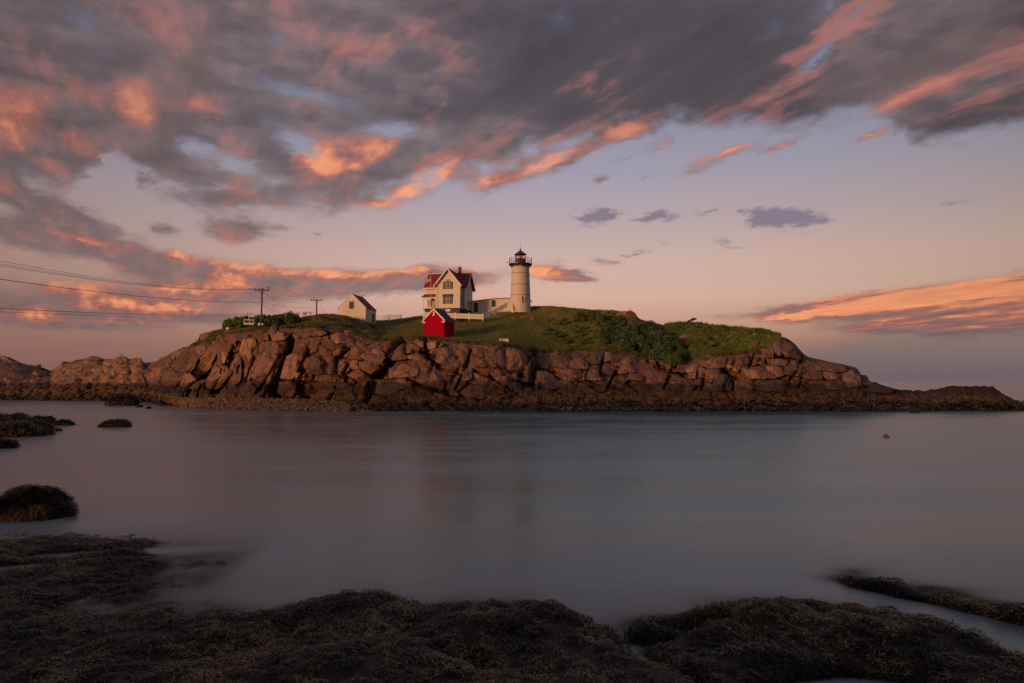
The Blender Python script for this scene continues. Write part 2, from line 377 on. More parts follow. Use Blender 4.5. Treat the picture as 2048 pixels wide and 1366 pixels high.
MAT['bird'] = paint('bird_grey', c3(.30, .29, .29), .8, .2)
MAT['birddark'] = paint('bird_dark', c3(.02, .018, .018), .8, .2)
MAT['buoy'] = paint('buoy_red', c3(.30, .05, .04), .5, .1)
MAT['lampred'] = paint('red_lens', c3(.7, .01, .02), .2, .05, spec=.6)
def emis(m, col, st):
    b = [n for n in m.node_tree.nodes if n.type == 'BSDF_PRINCIPLED'][0]
    b.inputs['Emission Color'].default_value = col; b.inputs['Emission Strength'].default_value = st
emis(MAT['lampred'], c3(.9, .01, .03), .35)
# glass panes of the lantern
m, T, b, o = material('lantern_glass'); b.inputs['Base Color'].default_value = c3(.9, .9, .9); b.inputs['Roughness'].default_value = .03
b.inputs['Transmission Weight'].default_value = 1.0; b.inputs['IOR'].default_value = 1.05; MAT['glass'] = m

def rock_material(name, tone=1.0, weed=1.0, base=(.285, .152, .094)):
    """pink granite with lichen and joints; tide marks follow height above the sea"""
    m, T, b, o = material(name)
    p = wpos(T); sp = T.n('ShaderNodeSeparateXYZ'); T.put(sp.inputs[0], p); z = sp.outputs[2]
    oi = T.n('ShaderNodeObjectInfo').outputs['Random']
    n = T.noise(p, .35, 6, .6); nf = T.noise(p, 2.2, 6, .65); nm = T.noise(p, .9, 5, .6, .5)
    streak = T.noise(T.mapping(p, scale=(1, 1, .3)), 1.4, 5, .6)
    c = T.ramp(T.m('ADD', T.m('MULTIPLY', n, .6), T.m('MULTIPLY', nf, .45)), [
        (.25, c3(base[0] * .40, base[1] * .40, base[2] * .42)), (.45, c3(base[0] * .82, base[1] * .8, base[2] * .8)), (.6, c3(*[x * 1.1 for x in base])), (.8, c3(base[0] * 1.35, base[1] * 1.4, base[2] * 1.35))])
    c = T.mix(T.m('MULTIPLY', T.step(.5, .68, streak), .5), c, c3(.10, .062, .05))
    c = T.mix(T.m('MULTIPLY', T.step(.55, .7, nm), .35), c, c3(.20, .13, .10))
    c = T.mix(T.m('MULTIPLY', T.m('SUBTRACT', 1.0, oi), .5), c, c3(.085, .045, .036))
    # pale quartz flecks
    c = T.mix(T.m('MULTIPLY', T.step(.66, .74, T.noise(p, 5.5, 3, .6)), .4), c, c3(.44, .28, .20))
    # fine dark joints
    vo = T.n('ShaderNodeTexVoronoi', feature='DISTANCE_TO_EDGE'); T.put(vo.inputs['Vector'], T.mapping(T.vm('ADD', p, T.vm('SCALE', T.noise(p, .6, 3, .6, col=True), 1.3)), rot=(0, R(34), 0), scale=(1.0, .5, .34))); vo.inputs['Scale'].default_value = .40
    joint = T.step(.035, .0, vo.outputs[0])
    c = T.mix(T.m('MULTIPLY', joint, .55), c, c3(.02, .013, .012))
    zz = T.m('ADD', z, T.m('MULTIPLY', T.m('SUBTRACT', T.noise(T.mapping(p, scale=(.25, .25, .7)), 1.0, 4, .6), .5), 3.4))
    # dark splash band, barnacle band, weed
    dk = T.m('MULTIPLY', T.step(5.1, 3.9, zz), .80)
    c = T.mix(dk, c, c3(.050, .034, .030))
    barn = T.m('MULTIPLY', T.m('MULTIPLY', T.step(3.0, 2.5, zz), T.step(.35, .6, T.noise(p, 1.4, 6, .7))), .85)
    c = T.mix(barn, c, c3(.135, .078, .034))
    wd = T.m('MULTIPLY', T.step(1.75, .7, zz), weed)
    wcol = T.mix(T.step(.5, .68, T.noise(p, 1.9, 5, .7)), c3(.018, .012, .009), c3(.085, .045, .018))
    c = T.mix(wd, c, wcol)
    if tone != 1.0: c = T.vm('SCALE', c, tone)
    T.put(b.inputs['Base Color'], c)
    T.put(b.inputs['Roughness'], T.m('SUBTRACT', .9, T.m('MULTIPLY', T.step(1.6, .3, zz), .45)))
    b.inputs['Specular IOR Level'].default_value = .25
    strata = T.noise(T.mapping(p, rot=(0, R(34), 0), scale=(1.6, .6, .22)), 1.1, 4, .6)
    hgt = T.m('ADD', T.m('ADD', T.m('MULTIPLY', nf, .5), T.m('MULTIPLY', strata, 1.3)), T.m('ADD', T.m('MULTIPLY', nm, 1.0), T.m('MULTIPLY', joint, -.5)))
    bump(T, b, hgt, .85, .28)
    return m
MAT['rock'] = rock_material('granite')
MAT['rockgrey'] = rock_material('granite_lichen', base=(.18, .105, .07), tone=.95)
MAT['rockpale'] = rock_material('granite_pale', base=(.37, .215, .140))
MAT['rockback'] = rock_material('granite_recess', tone=.8, base=(.20, .10, .075))

# island top: grass, bare earth, ledges; mask comes from a vertex attribute
m, T, b, o = material('island_ground')
p = wpos(T)
at = T.n('ShaderNodeAttribute', attribute_name='grass').outputs['Fac']
n = T.noise(p, .18, 5, .6); nf = T.noise(p, 1.1, 6, .65); nff = T.noise(p, 4, 4, .7)
g = T.ramp(T.m('ADD', T.m('MULTIPLY', n, .55), T.m('MULTIPLY', nf, .5)), [(.3, c3(.055, .068, .012)), (.45, c3(.12, .125, .02)), (.56, c3(.18, .155, .03)), (.68, c3(.24, .15, .06))])
g = T.mix(T.m('MULTIPLY', T.step(.45, .8, nff), .5), g, c3(.048, .062, .012))
earth = T.mix(nf, c3(.055, .026, .016), c3(.14, .065, .04))
rkc = T.ramp(T.m('ADD', T.m('MULTIPLY', n, .5), T.m('MULTIPLY', nf, .5)), [(.3, c3(.07, .035, .028)), (.5, c3(.15, .08, .058)), (.7, c3(.26, .15, .11))])
sp = T.n('ShaderNodeSeparateXYZ'); T.put(sp.inputs[0], p); z = sp.outputs[2]
zz = T.m('ADD', z, T.m('MULTIPLY', T.m('SUBTRACT', nf, .5), 3))
rkc = T.mix(T.m('MULTIPLY', T.step(5, 3.9, zz), .85), rkc, c3(.035, .024, .021))
rkc = T.mix(T.m('MULTIPLY', T.m('MULTIPLY', T.step(2.6, 2.1, zz), T.step(.42, .6, nff)), .8), rkc, c3(.20, .11, .045))
rkc = T.mix(T.m('MULTIPLY', T.step(1.4, .8, zz), .9), rkc, c3(.018, .012, .009))
mask = T.m('ADD', at, T.m('MULTIPLY', T.m('SUBTRACT', nf, .5), .9))
c = T.mix(T.step(.25, .45, mask), rkc, earth); c = T.mix(T.step(.42, .6, mask), c, g)
T.put(b.inputs['Base Color'], c); b.inputs['Roughness'].default_value = .95; b.inputs['Specular IOR Level'].default_value = .15
bump(T, b, T.m('ADD', nf, T.m('MULTIPLY', nff, .4)), .8, .3)
MAT['ground'] = m

def leafmat(name, cols, rough=.6):
    m, T, b, o = material(name)
    a = T.n('ShaderNodeAttribute', attribute_name='tint').outputs['Fac']
    n = T.noise(wpos(T), .6, 3, .6)
    f = T.m('ADD', T.m('MULTIPLY', a, .7), T.m('MULTIPLY', n, .35))
    st = [(i / (len(cols) - 1) * .8 + .1, c3(*c)) for i, c in enumerate(cols)]
    T.put(b.inputs['Base Color'], T.ramp(f, st)); b.inputs['Roughness'].default_value = rough; b.inputs['Specular IOR Level'].default_value = .3 if rough > .4 else .2
    return m
MAT['leafdark'] = leafmat('dark_leaves', [(.020, .042, .010), (.050, .085, .020), (.11, .15, .038)])
MAT['leafmid'] = leafmat('green_leaves', [(.045, .080, .012), (.080, .12, .018), (.13, .15, .03)])
MAT['leafbright'] = leafmat('meadow_leaves', [(.085, .14, .014), (.14, .22, .026), (.21, .25, .045)])
MAT['blade'] = leafmat('grass_blades', [(.045, .060, .010), (.090, .10, .018), (.16, .12, .04)])
MAT['weed'] = leafmat('rockweed', [(.003, .0018, .0012), (.014, .0065, .0028), (.050, .024, .007), (.11, .060, .011), (.20, .12, .016), (.30, .19, .12)], .26)  # the last, palest stop paints wet glints into the frond colour
MAT['twig'] = paint('bare_twigs', c3(.08, .05, .035), .9, .2)

# ================================================================ the island, lofted from its shore, cliff edge and crest
def curve(pts):
    xs = np.array([p[0] for p in pts], float); ys = np.array([p[1] for p in pts], float)
    return lambda x: np.interp(x, xs, ys)
class Loft:
    """rows: list of (py curve, depth curve) from foot to back; a place between rows is blended"""
    def __init__(s, x0, x1, rows): s.x0, s.x1, s.rows = x0, x1, rows
    def grid(s, nx, per):
        xs = np.linspace(s.x0, s.x1, nx); pys = []; Ys = []; tt = []
        for k in range(len(s.rows) - 1):
            a, b = s.rows[k], s.rows[k + 1]
            for j in range(per[k]):
                t = j / per[k]
                pys.append(a[0](xs) * (1 - t) + b[0](xs) * t); Ys.append(a[1](xs) * (1 - t) + b[1](xs) * t); tt.append(k + t)
        pys.append(s.rows[-1][0](xs)); Ys.append(s.rows[-1][1](xs)); tt.append(len(s.rows) - 1.0)
        X = np.tile(xs, (len(pys), 1)); return X, np.array(pys), np.array(Ys), np.array(tt)
    def Y(s, px, py):
        """depth of the surface seen at px, py (first row pair that spans py)"""
        v = [(float(r[0](px)), float(r[1](px))) for r in s.rows]
        if py >= v[0][0]: return v[0][1]
        for (p0, y0), (p1, y1) in zip(v, v[1:]):
            if p1 <= py <= p0 and p0 > p1: return y0 + (y1 - y0) * (p0 - py) / (p0 - p1)
        return v[-2][1]
def gridfaces(ny, nx):
    i = np.arange(ny - 1)[:, None] * nx + np.arange(nx - 1)[None, :]
    return np.stack([i, i + 1, i + nx + 1, i + nx], -1).reshape(-1, 4)

X0, X1 = 318, 2110
shore = curve([(318, 806), (360, 812), (420, 818), (600, 821), (1000, 822), (1700, 822), (1900, 821), (2010, 820), (2060, 820), (2110, 820)])
foot = curve([(318, 792), (360, 796), (600, 798), (740, 806), (900, 808), (1200, 806), (1700, 804), (1750, 806), (1990, 806), (2050, 815), (2110, 819)])
top = curve([(318, 722), (345, 712), (400, 690), (440, 670), (520, 660), (600, 656), (640, 656), (700, 668), (760, 684), (800, 682), (850, 678), (900, 685), (1000, 692), (1050, 702), (1070, 706), (1200, 704), (1300, 718), (1370, 722),
             (1420, 713), (1480, 708), (1520, 704), (1545, 690), (1570, 682), (1590, 693), (1612, 716), (1680, 730), (1712, 737), (1728, 757), (1745, 765), (1790, 779), (1820, 782), (1850, 783), (1890, 775), (1930, 772), (1985, 774), (2005, 786), (2030, 800), (2060, 812), (2110, 818)])
topY = curve([(318, 158), (400, 140), (450, 131), (520, 127), (600, 125), (760, 121), (870, 120), (1000, 119), (1070, 122), (1100, 125), (1300, 124), (1420, 121), (1600, 124), (1720, 122), (1800, 120), (2110, 120)])
grs = curve([(318, 718), (345, 707), (400, 684), (440, 665), (520, 655), (600, 648), (640, 646), (700, 655), (760, 672), (850, 671), (900, 676), (1000, 683), (1070, 694), (1200, 690), (1300, 702), (1370, 708),
             (1420, 700), (1480, 692), (1545, 678), (1570, 675), (1590, 688), (1612, 713), (1680, 728), (1712, 735), (1728, 756), (1745, 764), (1790, 778), (1820, 781), (1850, 782), (1890, 774), (1930, 771), (1985, 773), (2005, 785), (2030, 799), (2060, 811), (2110, 817)])
crest = curve([(318, 717), (332, 712), (345, 704), (360, 697), (380, 692), (400, 676), (425, 663), (450, 657), (500, 653), (560, 645), (585, 638), (610, 633), (640, 629), (668, 628), (690, 632), (710, 638), (735, 640), (760, 641), (800, 638), (850, 631), (880, 629), (940, 624),
               (975, 619), (1000, 615), (1021, 613), (1060, 612.5), (1090, 614), (1150, 617), (1200, 620), (1240, 626), (1262, 626), (1280, 638), (1320, 648), (1370, 646), (1400, 646), (1440, 652), (1500, 660), (1540, 666), (1560, 672), (1575, 677), (1588, 686), (1600, 703), (1615, 713), (1650, 724), (1680, 727), (1712, 735), (1725, 752),
               (1745, 762), (1770, 770), (1790, 777), (1820, 780), (1850, 781), (1870, 776), (1890, 772), (1910, 770), (1960, 770), (1985, 773), (2005, 784), (2030, 798), (2060, 810), (2110, 816)])
crestY = curve([(318, 164), (400, 149), (450, 143), (520, 139), (580, 140), (640, 139), (700, 139), (735, 148), (760, 158), (900, 158), (1000, 156), (1200, 151), (1270, 148), (1370, 144), (1500, 139), (1590, 134), (1712, 129), (1800, 126), (2110, 126)])
def footY(x): return np.interp(x, [318, 500, 700, 780, 1100, 1700, 2110], [132, 121, 118, 113.5, 113.5, 113, 112.5])
def shY(x):
    v = shore(x); return 4.8 * FPX / (v - 762.0) * 1.0
rows = [
    (lambda x: shore(x) + 14, lambda x: shY(x) - 7), (shore, shY), (foot, footY),
    (lambda x: foot(x) * .52 + top(x) * .48, lambda x: footY(x) * .62 + topY(x) * .38),
    (lambda x: foot(x) * .12 + top(x) * .88, lambda x: footY(x) * .22 + topY(x) * .78),
    (top, topY), (grs, lambda x: np.minimum(topY(x) + 6, .5 * (topY(x) + crestY(x)))), (crest, crestY),
    (lambda x: crest(x) + 10, lambda x: crestY(x) + 9), (lambda x: crest(x) * 0 + 800, lambda x: crestY(x) + 34)]
island = Loft(X0, X1, rows)
nx = 1000; per = [3, 8, 22, 22, 10, 14, 40, 6, 6]
gx, gpy, gY, gt = island.grid(nx, per)
V = Pv(gx, gpy, gY)
tcol = gt[:, None] * np.ones((1, nx))
# roughness: rock relief on the cliff, gentle on the turf
rockiness = np.clip(np.minimum((tcol - 1.0) * 2, (5.6 - tcol) * 1.2), 0, 1) + np.clip((np.abs(gx - 660) < 75) * (tcol > 5) * (tcol < 7.2), 0, 1) * .12 + np.clip((gx - 1700) / 40, 0, 1) * (tcol > 1) * .55
rockiness = np.clip(rockiness, .03, 1) * np.where(tcol > 7, .5, 1)
rel = ridge(V * .16, 3) * 1.0 + fbm(V * .5, 4) * 1.1
fine = fbm(V * 1.6 + 5, 3)
disp = rockiness * (rel * .75 - .45) + (rockiness * .35 + .05) * fine
V[..., 1] -= disp * .8; V[..., 2] += disp * np.where(tcol > 4.8, .25, .45) * np.where((tcol > 6.8) & (gx < 1700), .4, 1)
bumps = np.clip((gx - 1700) / 60, 0, 1) * np.clip(tcol - 1.2, 0, 1)
V[..., 2] += bumps * (np.abs(fbm(V * np.array([.7, .7, .3]) + 3, 4)) * .8 - .45)
V[..., 2] += np.exp(-((tcol - 1.3) / .8) ** 2) * fbm(V * np.array([.16, .3, 0]) + 6, 4) * 1.5 * (gx > 700)
V[..., 2] += np.clip(tcol - 5.2, 0, 1) * (tcol < 7.3) * np.clip((gx - 1040) / 60, 0, 1) * np.clip((1560 - gx) / 60, 0, 1) * fbm(V * .22 + 2, 4) * .9
GRASS = np.zeros_like(gx)
GRASS = np.clip((tcol - 4.75) * 1.6, 0, 1)
GRASS *= 1 - np.clip((gx - 1545) / 50, 0, 1)                       # bare right end
GRASS *= np.clip((gx - 372) / 50, 0, 1)                            # bare left end
mound = np.exp(-((gx - 665) / 75.0) ** 2) * (tcol > 6.0) * (tcol < 7.4)
GRASS -= mound * .45
lane = np.exp(-((gx - 1250) / 130.0) ** 2 - ((tcol - 5.0) / .5) ** 2) * .3
GRASS -= lane
CRACK = []
_cr = random.Random(91)
for k in range(34):
    x = _cr.uniform(350, 1700); y = _cr.uniform(700, 775)
    if x < 700: a_ = R(_cr.uniform(50, 72)); L_ = _cr.uniform(25, 60)
    else: a_ = R(_cr.choice((_cr.uniform(-30, -8), _cr.uniform(55, 80)))); L_ = _cr.uniform(20, 55)
    dx, dy = math.cos(a_) * L_, -math.sin(a_) * L_
    CRACK.append([(x - dx, y - dy), (x + _cr.uniform(-4, 4), y + _cr.uniform(-4, 4)), (x + dx, y + dy)])
CRACK0 = CRACK
FISS = [([(800, 682), (774, 728), (746, 762), (737, 812)], 9, 5.5), ([(578, 682), (566, 720), (548, 790)], 8, 4.5), ([(470, 690), (447, 735), (425, 785)], 7, 3.8), ([(850, 676), (855, 715), (885, 738), (930, 752)], 4, 2.0), ([(618, 700), (600, 765), (590, 800)], 4, 1.8),
        ([(1068, 700), (1072, 735), (1066, 770)], 6, 2.2), ([(700, 700), (672, 716), (668, 745)], 4, 1.6), ([(1455, 738), (1478, 752)], 6, 2.0), ([(655, 775), (604, 800)], 4, 1.4)]
def fdist(x, y, pts_):
    d = np.full(np.shape(x), 1e9)
    for (ax, ay), (bx, by) in zip(pts_, pts_[1:]):
        t = np.clip(((x - ax) * (bx - ax) + (y - ay) * (by - ay)) / ((bx - ax) ** 2 + (by - ay) ** 2), 0, 1)
        d = np.minimum(d, np.hypot(x - ax - t * (bx - ax), y - ay - t * (by - ay)))
    return d
V[..., 1] += .05 * rockiness * (tcol < 4.9) * (gx < 1700)
for pts_ in CRACK0: V[..., 1] += 1.6 * np.exp(-(fdist(gx, gpy, pts_) / 2.2) ** 2) * (tcol > 1.2) * (tcol < 4.9)
for pts_, w_, dp_ in FISS: V[..., 1] += dp_ * np.exp(-(fdist(gx, gpy, pts_) / w_) ** 2)
me = mesh_from('island', V.reshape(-1, 3), gridfaces(*gx.shape), MAT['ground'], True)
at_ = me.attributes.new('grass', 'FLOAT', 'POINT'); at_.data.foreach_set('value', GRASS.ravel().astype(np.float32))
VI = V.copy()
isl = tag(link('island', me), kind='structure')
def gpt(px, py, lift=0.0):
    """point on the island's surface seen at px, py"""
    p_ = P(px, py, island.Y(px, py)); p_.z += lift; return p_

# ---------------------------------------------------------------- blocks of rock
def rock_block(poly, Yf, mat, proud=.9, skew=.0, depth=2.2, rings=(1, 1, .985, .94, .74, .52, .28, .0), rough=.06, rnd=None, nb=26, seed=0, parent=None, name='rock'):
    """a fractured block whose outline is poly (photo pixels), standing proud of the surface Yf(px, py)"""
    rnd = rnd or random
    pts_ = np.array(poly, float); c = pts_.mean(0)
    seg = np.roll(pts_, -1, 0) - pts_; L = np.hypot(*seg.T); tot = L.sum()
    # outline resampled with softened corners
    ts = np.linspace(0, tot, nb, endpoint=False); cum = np.concatenate([[0], np.cumsum(L)])
    ring = np.array([pts_[k] + seg[k] * ((t - cum[k]) / max(L[k], 1e-6)) for t in ts for k in [min(np.searchsorted(cum, t, 'right') - 1, len(L) - 1)]])
    ring = c + (.05 * np.roll(ring, 1, 0) + .90 * ring + .05 * np.roll(ring, -1, 0) - c) * 1.02
    w = (pts_[:, 0].max() - pts_[:, 0].min()); h = (pts_[:, 1].max() - pts_[:, 1].min())
    size = math.sqrt(max(w * h, 1)); m_per = Yf(c[0], c[1]) / FPX
    ang = np.arange(nb) * 2 * math.pi / nb
    ring += (fbm(np.stack([np.cos(ang) * 1.6 + seed * 3.1, np.sin(ang) * 1.6, np.full(nb, seed * 1.7)], -1), 3) * size * .035)[:, None] * np.stack([np.cos(ang), np.sin(ang)], -1)
    c2 = c + np.array([w * skew, -h * .12])
    # plane of the underlying surface
    e = 3.0; Yc = Yf(c[0], c[1]); gxs = np.clip((Yf(c[0] + e, c[1]) - Yf(c[0] - e, c[1])) / (2 * e), -.08, .08); gys = np.clip((Yf(c[0], c[1] + e) - Yf(c[0], c[1] - e)) / (2 * e), -.22, .05)
    tx = rnd.uniform(-.035, .035); ty = rnd.uniform(-.04, .02)
    pr = proud * min(1.6, .35 + size / 45)
    prof = {0: depth, 1: -pr * .25, 2: -pr * .72, 3: -pr * .95, 4: -pr * 1.0, 5: -pr * 1.04, 6: -pr * 1.07, 7: -pr * 1.1}
    V_ = []
    # the face breaks along two or three planes
    fac = [(-rnd.uniform(.15, .5), rnd.uniform(-.3, .1)), (rnd.uniform(.5, 1.2), rnd.uniform(-.4, .3)), (rnd.uniform(-.3, .3), rnd.uniform(.5, 1.1))]
    fc_ = np.array([rnd.uniform(0, .1) * w, -rnd.uniform(.0, .14) * h])
    def facet(d):
        dd = (d - fc_) * m_per
        return np.maximum.reduce([dd[:, 0] * a_ + dd[:, 1] * b_ for a_, b_ in fac]) * .72
    for ri, f in enumerate(rings):
        if f == 0: V_.append(None); break
        q_ = c2 + (ring - c2) * f if ri > 1 else ring
        d = q_ - c
        Yv = Yc + d[:, 0] * (gxs + tx * (ri > 0)) + d[:, 1] * (gys + ty * (ri > 0)) + prof[ri] + (facet(d) if ri > 1 else 0)
        if ri > 1 and name == 'rock':
            for cr_ in CRACK + [f_[0] for f_ in FISS]: Yv = Yv + 1.1 * np.exp(-(fdist(q_[:, 0], q_[:, 1], cr_) / 2.6) ** 2)
        V_.append(Pv(q_[:, 0], q_[:, 1], Yv))
    body = np.concatenate(V_[:-1]); cen = Pv(np.array([c2[0]]), np.array([c2[1]]), np.array([Yc + (c2 - c) @ np.array([gxs + tx, gys + ty]) + prof[7]]))
    body = np.concatenate([body, cen])
    k = np.arange(len(body)) >= nb
    nz = fbm(body * .9 + seed * 7.7, 3) * 2.2 * rough * size * m_per + fbm(body * 2.6 + seed, 2) * .05
    body[k, 1] += nz[k]; body[k, 2] += (fbm(body * 1.1 + seed * 2.2, 2) * rough * size * m_per * .5)[k]
    F = []
    nr = len(rings) - 1
    for r_ in range(nr - 1):
        for i in range(nb):
            j = (i + 1) % nb; F.append((r_ * nb + i, r_ * nb + j, (r_ + 1) * nb + j, (r_ + 1) * nb + i))
    lo = (nr - 1) * nb
    for i in range(nb): F.append((lo + i, lo + (i + 1) % nb, len(body) - 1))
    o_ = Vector(body.mean(0)); me_ = mesh_from(name, body - np.array(o_), F, mat, True)
    try: me_.set_sharp_from_angle(angle=R(24))
    except Exception: pass
    return link(name, me_, parent, o_)
def cv3(L_, sx, x0, y0): return [[(x0 + x / sx, y0 + y / sx) for x, y in p_] for p_ in L_]
traced = cv3([
 [(165,360),(300,230),(375,190),(385,290),(300,420),(215,415)], [(385,215),(470,185),(480,240),(400,300),(370,250)], [(420,300),(500,215),(590,160),(625,200),(560,260),(480,400),(400,470),(340,430)],
 [(110,430),(200,410),(275,430),(270,470),(200,540),(90,540)], [(280,450),(400,440),(410,520),(380,570),(250,545)], [(440,520),(520,400),(620,370),(640,430),(600,520),(560,560),(440,560)],
 [(600,520),(640,430),(700,270),(740,330),(740,480),(660,580),(600,600)], [(740,240),(770,165),(860,160),(875,270),(830,380),(760,400),(730,300)], [(880,250),(930,170),(940,200),(900,245)],
 [(905,190),(1000,175),(1110,165),(1100,270),(1010,275),(890,265)], [(890,280),(1085,275),(1060,340),(1000,480),(940,530),(830,470),(860,370)], [(780,400),(850,380),(820,480),(770,520)],
 [(745,550),(800,500),(890,520),(940,560),(880,640),(790,650),(745,610)], [(1100,320),(1180,270),(1250,290),(1220,360),(1170,480),(1070,480)], [(1200,210),(1300,180),(1310,215),(1210,225)],
 [(1290,260),(1340,150),(1400,135),(1420,170),(1370,250),(1310,275)], [(1385,250),(1440,230),(1480,250),(1480,290),(1380,290)], [(1420,140),(1460,130),(1475,165),(1440,180)],
 [(1475,120),(1540,95),(1605,125),(1590,180),(1510,195)], [(1580,90),(1670,90),(1690,200),(1560,225),(1600,180),(1615,120)], [(1700,100),(1800,80),(1820,110),(1740,150)], [(1790,120),(1860,140),(1870,175),(1800,160)],
 [(1590,290),(1640,220),(1780,205),(1800,225),(1740,320),(1600,320)], [(1720,300),(1780,260),(1920,320),(1910,370),(1800,345)], [(1805,235),(1890,250),(1925,290),(1900,305),(1800,265)],
 [(1280,310),(1380,290),(1500,300),(1510,430),(1400,440),(1270,430),(1250,380)], [(1180,430),(1320,440),(1310,490),(1080,490),(1170,480)], [(1320,445),(1560,450),(1570,510),(1330,500)],
 [(1560,340),(1630,340),(1640,400),(1590,450),(1560,410)], [(1640,330),(1700,330),(1710,400),(1650,400)], [(1715,345),(1860,350),(1870,400),(1800,440),(1720,400)], [(1600,450),(1720,410),(1800,460),(1800,500),(1680,480)],
 [(1050,510),(1260,505),(1250,580),(1220,640),(1050,610),(1030,560)], [(1270,510),(1590,520),(1750,500),(1770,590),(1740,680),(1560,710),(1330,700),(1240,640)], [(610,90),(740,78),(740,112),(620,125)],
 [(990,100),(1080,90),(1150,105),(1100,160),(1000,170)], [(1350,90),(1500,75),(1530,95),(1440,125),(1350,118)], [(930,105),(985,105),(970,160),(940,170)], [(210,260),(270,225),(300,235),(210,300),(180,340),(170,300)],
 [(0,360),(60,335),(110,335),(120,370),(20,395)], [(410,130),(440,105),(540,95),(560,120),(420,180)], [(640,180),(720,160),(740,230),(700,260),(630,260)], [(590,270),(640,260),(640,340),(590,360)],
 [(0,480),(100,460),(110,500),(60,550),(0,560)], [(525,600),(640,600),(660,630),(600,670),(530,660)],
 ], 4.096, 300, 640) + cv3([
 [(0,250),(100,290),(130,300),(90,350),(30,350),(0,320)], [(150,290),(200,230),(290,195),(280,260),(310,290),(300,320),(170,330)], [(275,210),(340,195),(405,225),(390,265),(300,270)],
 [(300,290),(440,280),(470,310),(440,330),(310,320)], [(370,180),(435,175),(440,220),(400,225)], [(455,190),(530,178),(600,195),(560,230),(470,240)], [(470,250),(620,230),(720,270),(720,380),(640,385),(520,330)],
 [(670,230),(780,260),(800,300),(760,390),(730,310)], [(850,225),(940,220),(955,290),(900,310),(850,270)], [(880,320),(960,300),(980,350),(940,385),(870,385)], [(960,240),(1030,230),(1030,300),(1060,380),(980,385),(960,290)],
 [(1050,250),(1115,250),(1115,330),(1100,395),(1040,380),(1030,300)], [(1120,230),(1250,260),(1310,310),(1330,380),(1290,430),(1110,400)], [(160,400),(250,360),(390,400),(370,460),(260,470),(150,480)],
 [(390,400),(540,390),(600,450),(600,520),(580,580),(380,510)], [(550,380),(700,385),(690,450),(610,440)], [(700,400),(830,400),(830,480),(790,500),(690,460)], [(610,470),(780,490),(770,530),(710,625),(590,590)],
 [(850,430),(960,430),(970,490),(920,515),(840,500)], [(940,400),(1100,410),(1130,440),(1010,440)], [(980,470),(1120,460),(1110,530),(1080,560),(980,500)], [(1115,490),(1210,490),(1270,560),(1240,620),(1110,610)],
 [(1350,410),(1440,410),(1530,480),(1530,560),(1430,560),(1360,460)], [(1490,350),(1530,310),(1640,330),(1635,395),(1495,385)], [(1640,340),(1720,320),(1785,345),(1780,400),(1640,395)], [(1505,400),(1750,405),(1740,490),(1600,490),(1520,450)],
 [(1760,420),(1860,415),(1890,440),(1890,490),(1750,490)], [(30,490),(370,500),(480,570),(470,650),(250,640),(30,600)], [(30,620),(300,650),(360,720),(20,735)], [(480,580),(700,640),(680,700),(480,680)],
 [(720,590),(820,520),(1060,590),(1130,660),(820,640)], [(1640,490),(1990,545),(1830,610),(1690,570)], [(1290,580),(1540,610),(1530,690),(1300,650)], [(820,200),(1040,215),(1040,245),(850,222)], [(1060,225),(1200,248),(1290,295),(1120,240)],
 ], 4.096, 740, 640) + cv3([
 [(0,425),(90,420),(110,470),(60,520),(0,520)], [(95,425),(190,430),(170,490),(110,510)], [(450,500),(530,500),(560,590),(470,600)], [(605,540),(720,535),(725,590),(610,585)], [(605,590),(725,595),(720,650),(610,640)], [(730,570),(780,570),(780,640),(740,640)],
 [(790,560),(890,510),(870,560),(860,640),(790,640)], [(890,560),(1060,565),(1050,610),(1020,650),(900,640)], [(905,520),(1000,480),(1105,470),(1105,550),(975,560)], [(1115,460),(1300,460),(1310,510),(1280,530),(1120,520)],
 [(1115,530),(1250,530),(1200,595),(1120,570)], [(1310,540),(1340,470),(1390,475),(1360,530)], [(1360,520),(1430,480),(1430,530)], [(1480,485),(1560,475),(1620,490),(1600,540),(1500,530)], [(1310,550),(1450,530),(1450,580),(1330,570)],
 [(1250,560),(1400,580),(1440,650),(1300,640)], [(1450,540),(1570,550),(1590,620),(1530,630),(1460,580)], [(1400,575),(1500,580),(1530,640),(1440,640)], [(1600,545),(1700,530),(1810,560),(1810,640),(1600,610)],
 [(1020,650),(1060,610),(1140,620),(1160,690),(1150,740),(1020,740)], [(1190,660),(1360,670),(1360,730),(1195,735)], [(1190,740),(1360,740),(1350,830),(1200,810)], [(860,650),(930,655),(930,700),(880,700)], [(940,670),(1010,690),(1000,730),(940,710)],
 [(1370,670),(1570,655),(1780,720),(1700,760),(1380,740)], [(1400,400),(1500,400),(1500,470),(1400,470)], [(1280,370),(1390,330),(1400,420),(1320,440)], [(1500,340),(1560,340),(1560,450),(1520,470)], [(1580,360),(1665,370),(1640,430),(1580,400)],
 [(1620,440),(1750,460),(1750,490),(1640,480)], [(0,585),(85,590),(85,650),(0,650)], [(200,520),(330,470),(430,520),(400,590),(230,600)], [(330,600),(440,610),(430,660),(300,650)],
 ], 4.096, 1180, 600) + cv3([
 [(0,410),(190,385),(330,400),(430,440),(390,480),(220,460),(0,470)], [(220,465),(390,470),(395,530),(260,545),(215,510)], [(400,490),(470,460),(540,510),(555,600),(440,620),(400,560)], [(230,570),(330,560),(340,640),(230,630)],
 [(340,560),(430,560),(430,650),(350,640)], [(0,460),(200,470),(200,540),(110,540),(0,530)], [(570,560),(690,570),(700,600),(580,600)], [(580,605),(720,590),(860,630),(820,670),(580,650)],
 ], 4.571, 1600, 640)
def Yisl(x, y): return island.Y(float(x), float(y))
rr = random.Random(5)
matsel = ['rock', 'rock', 'rockpale', 'rock', 'rockgrey']
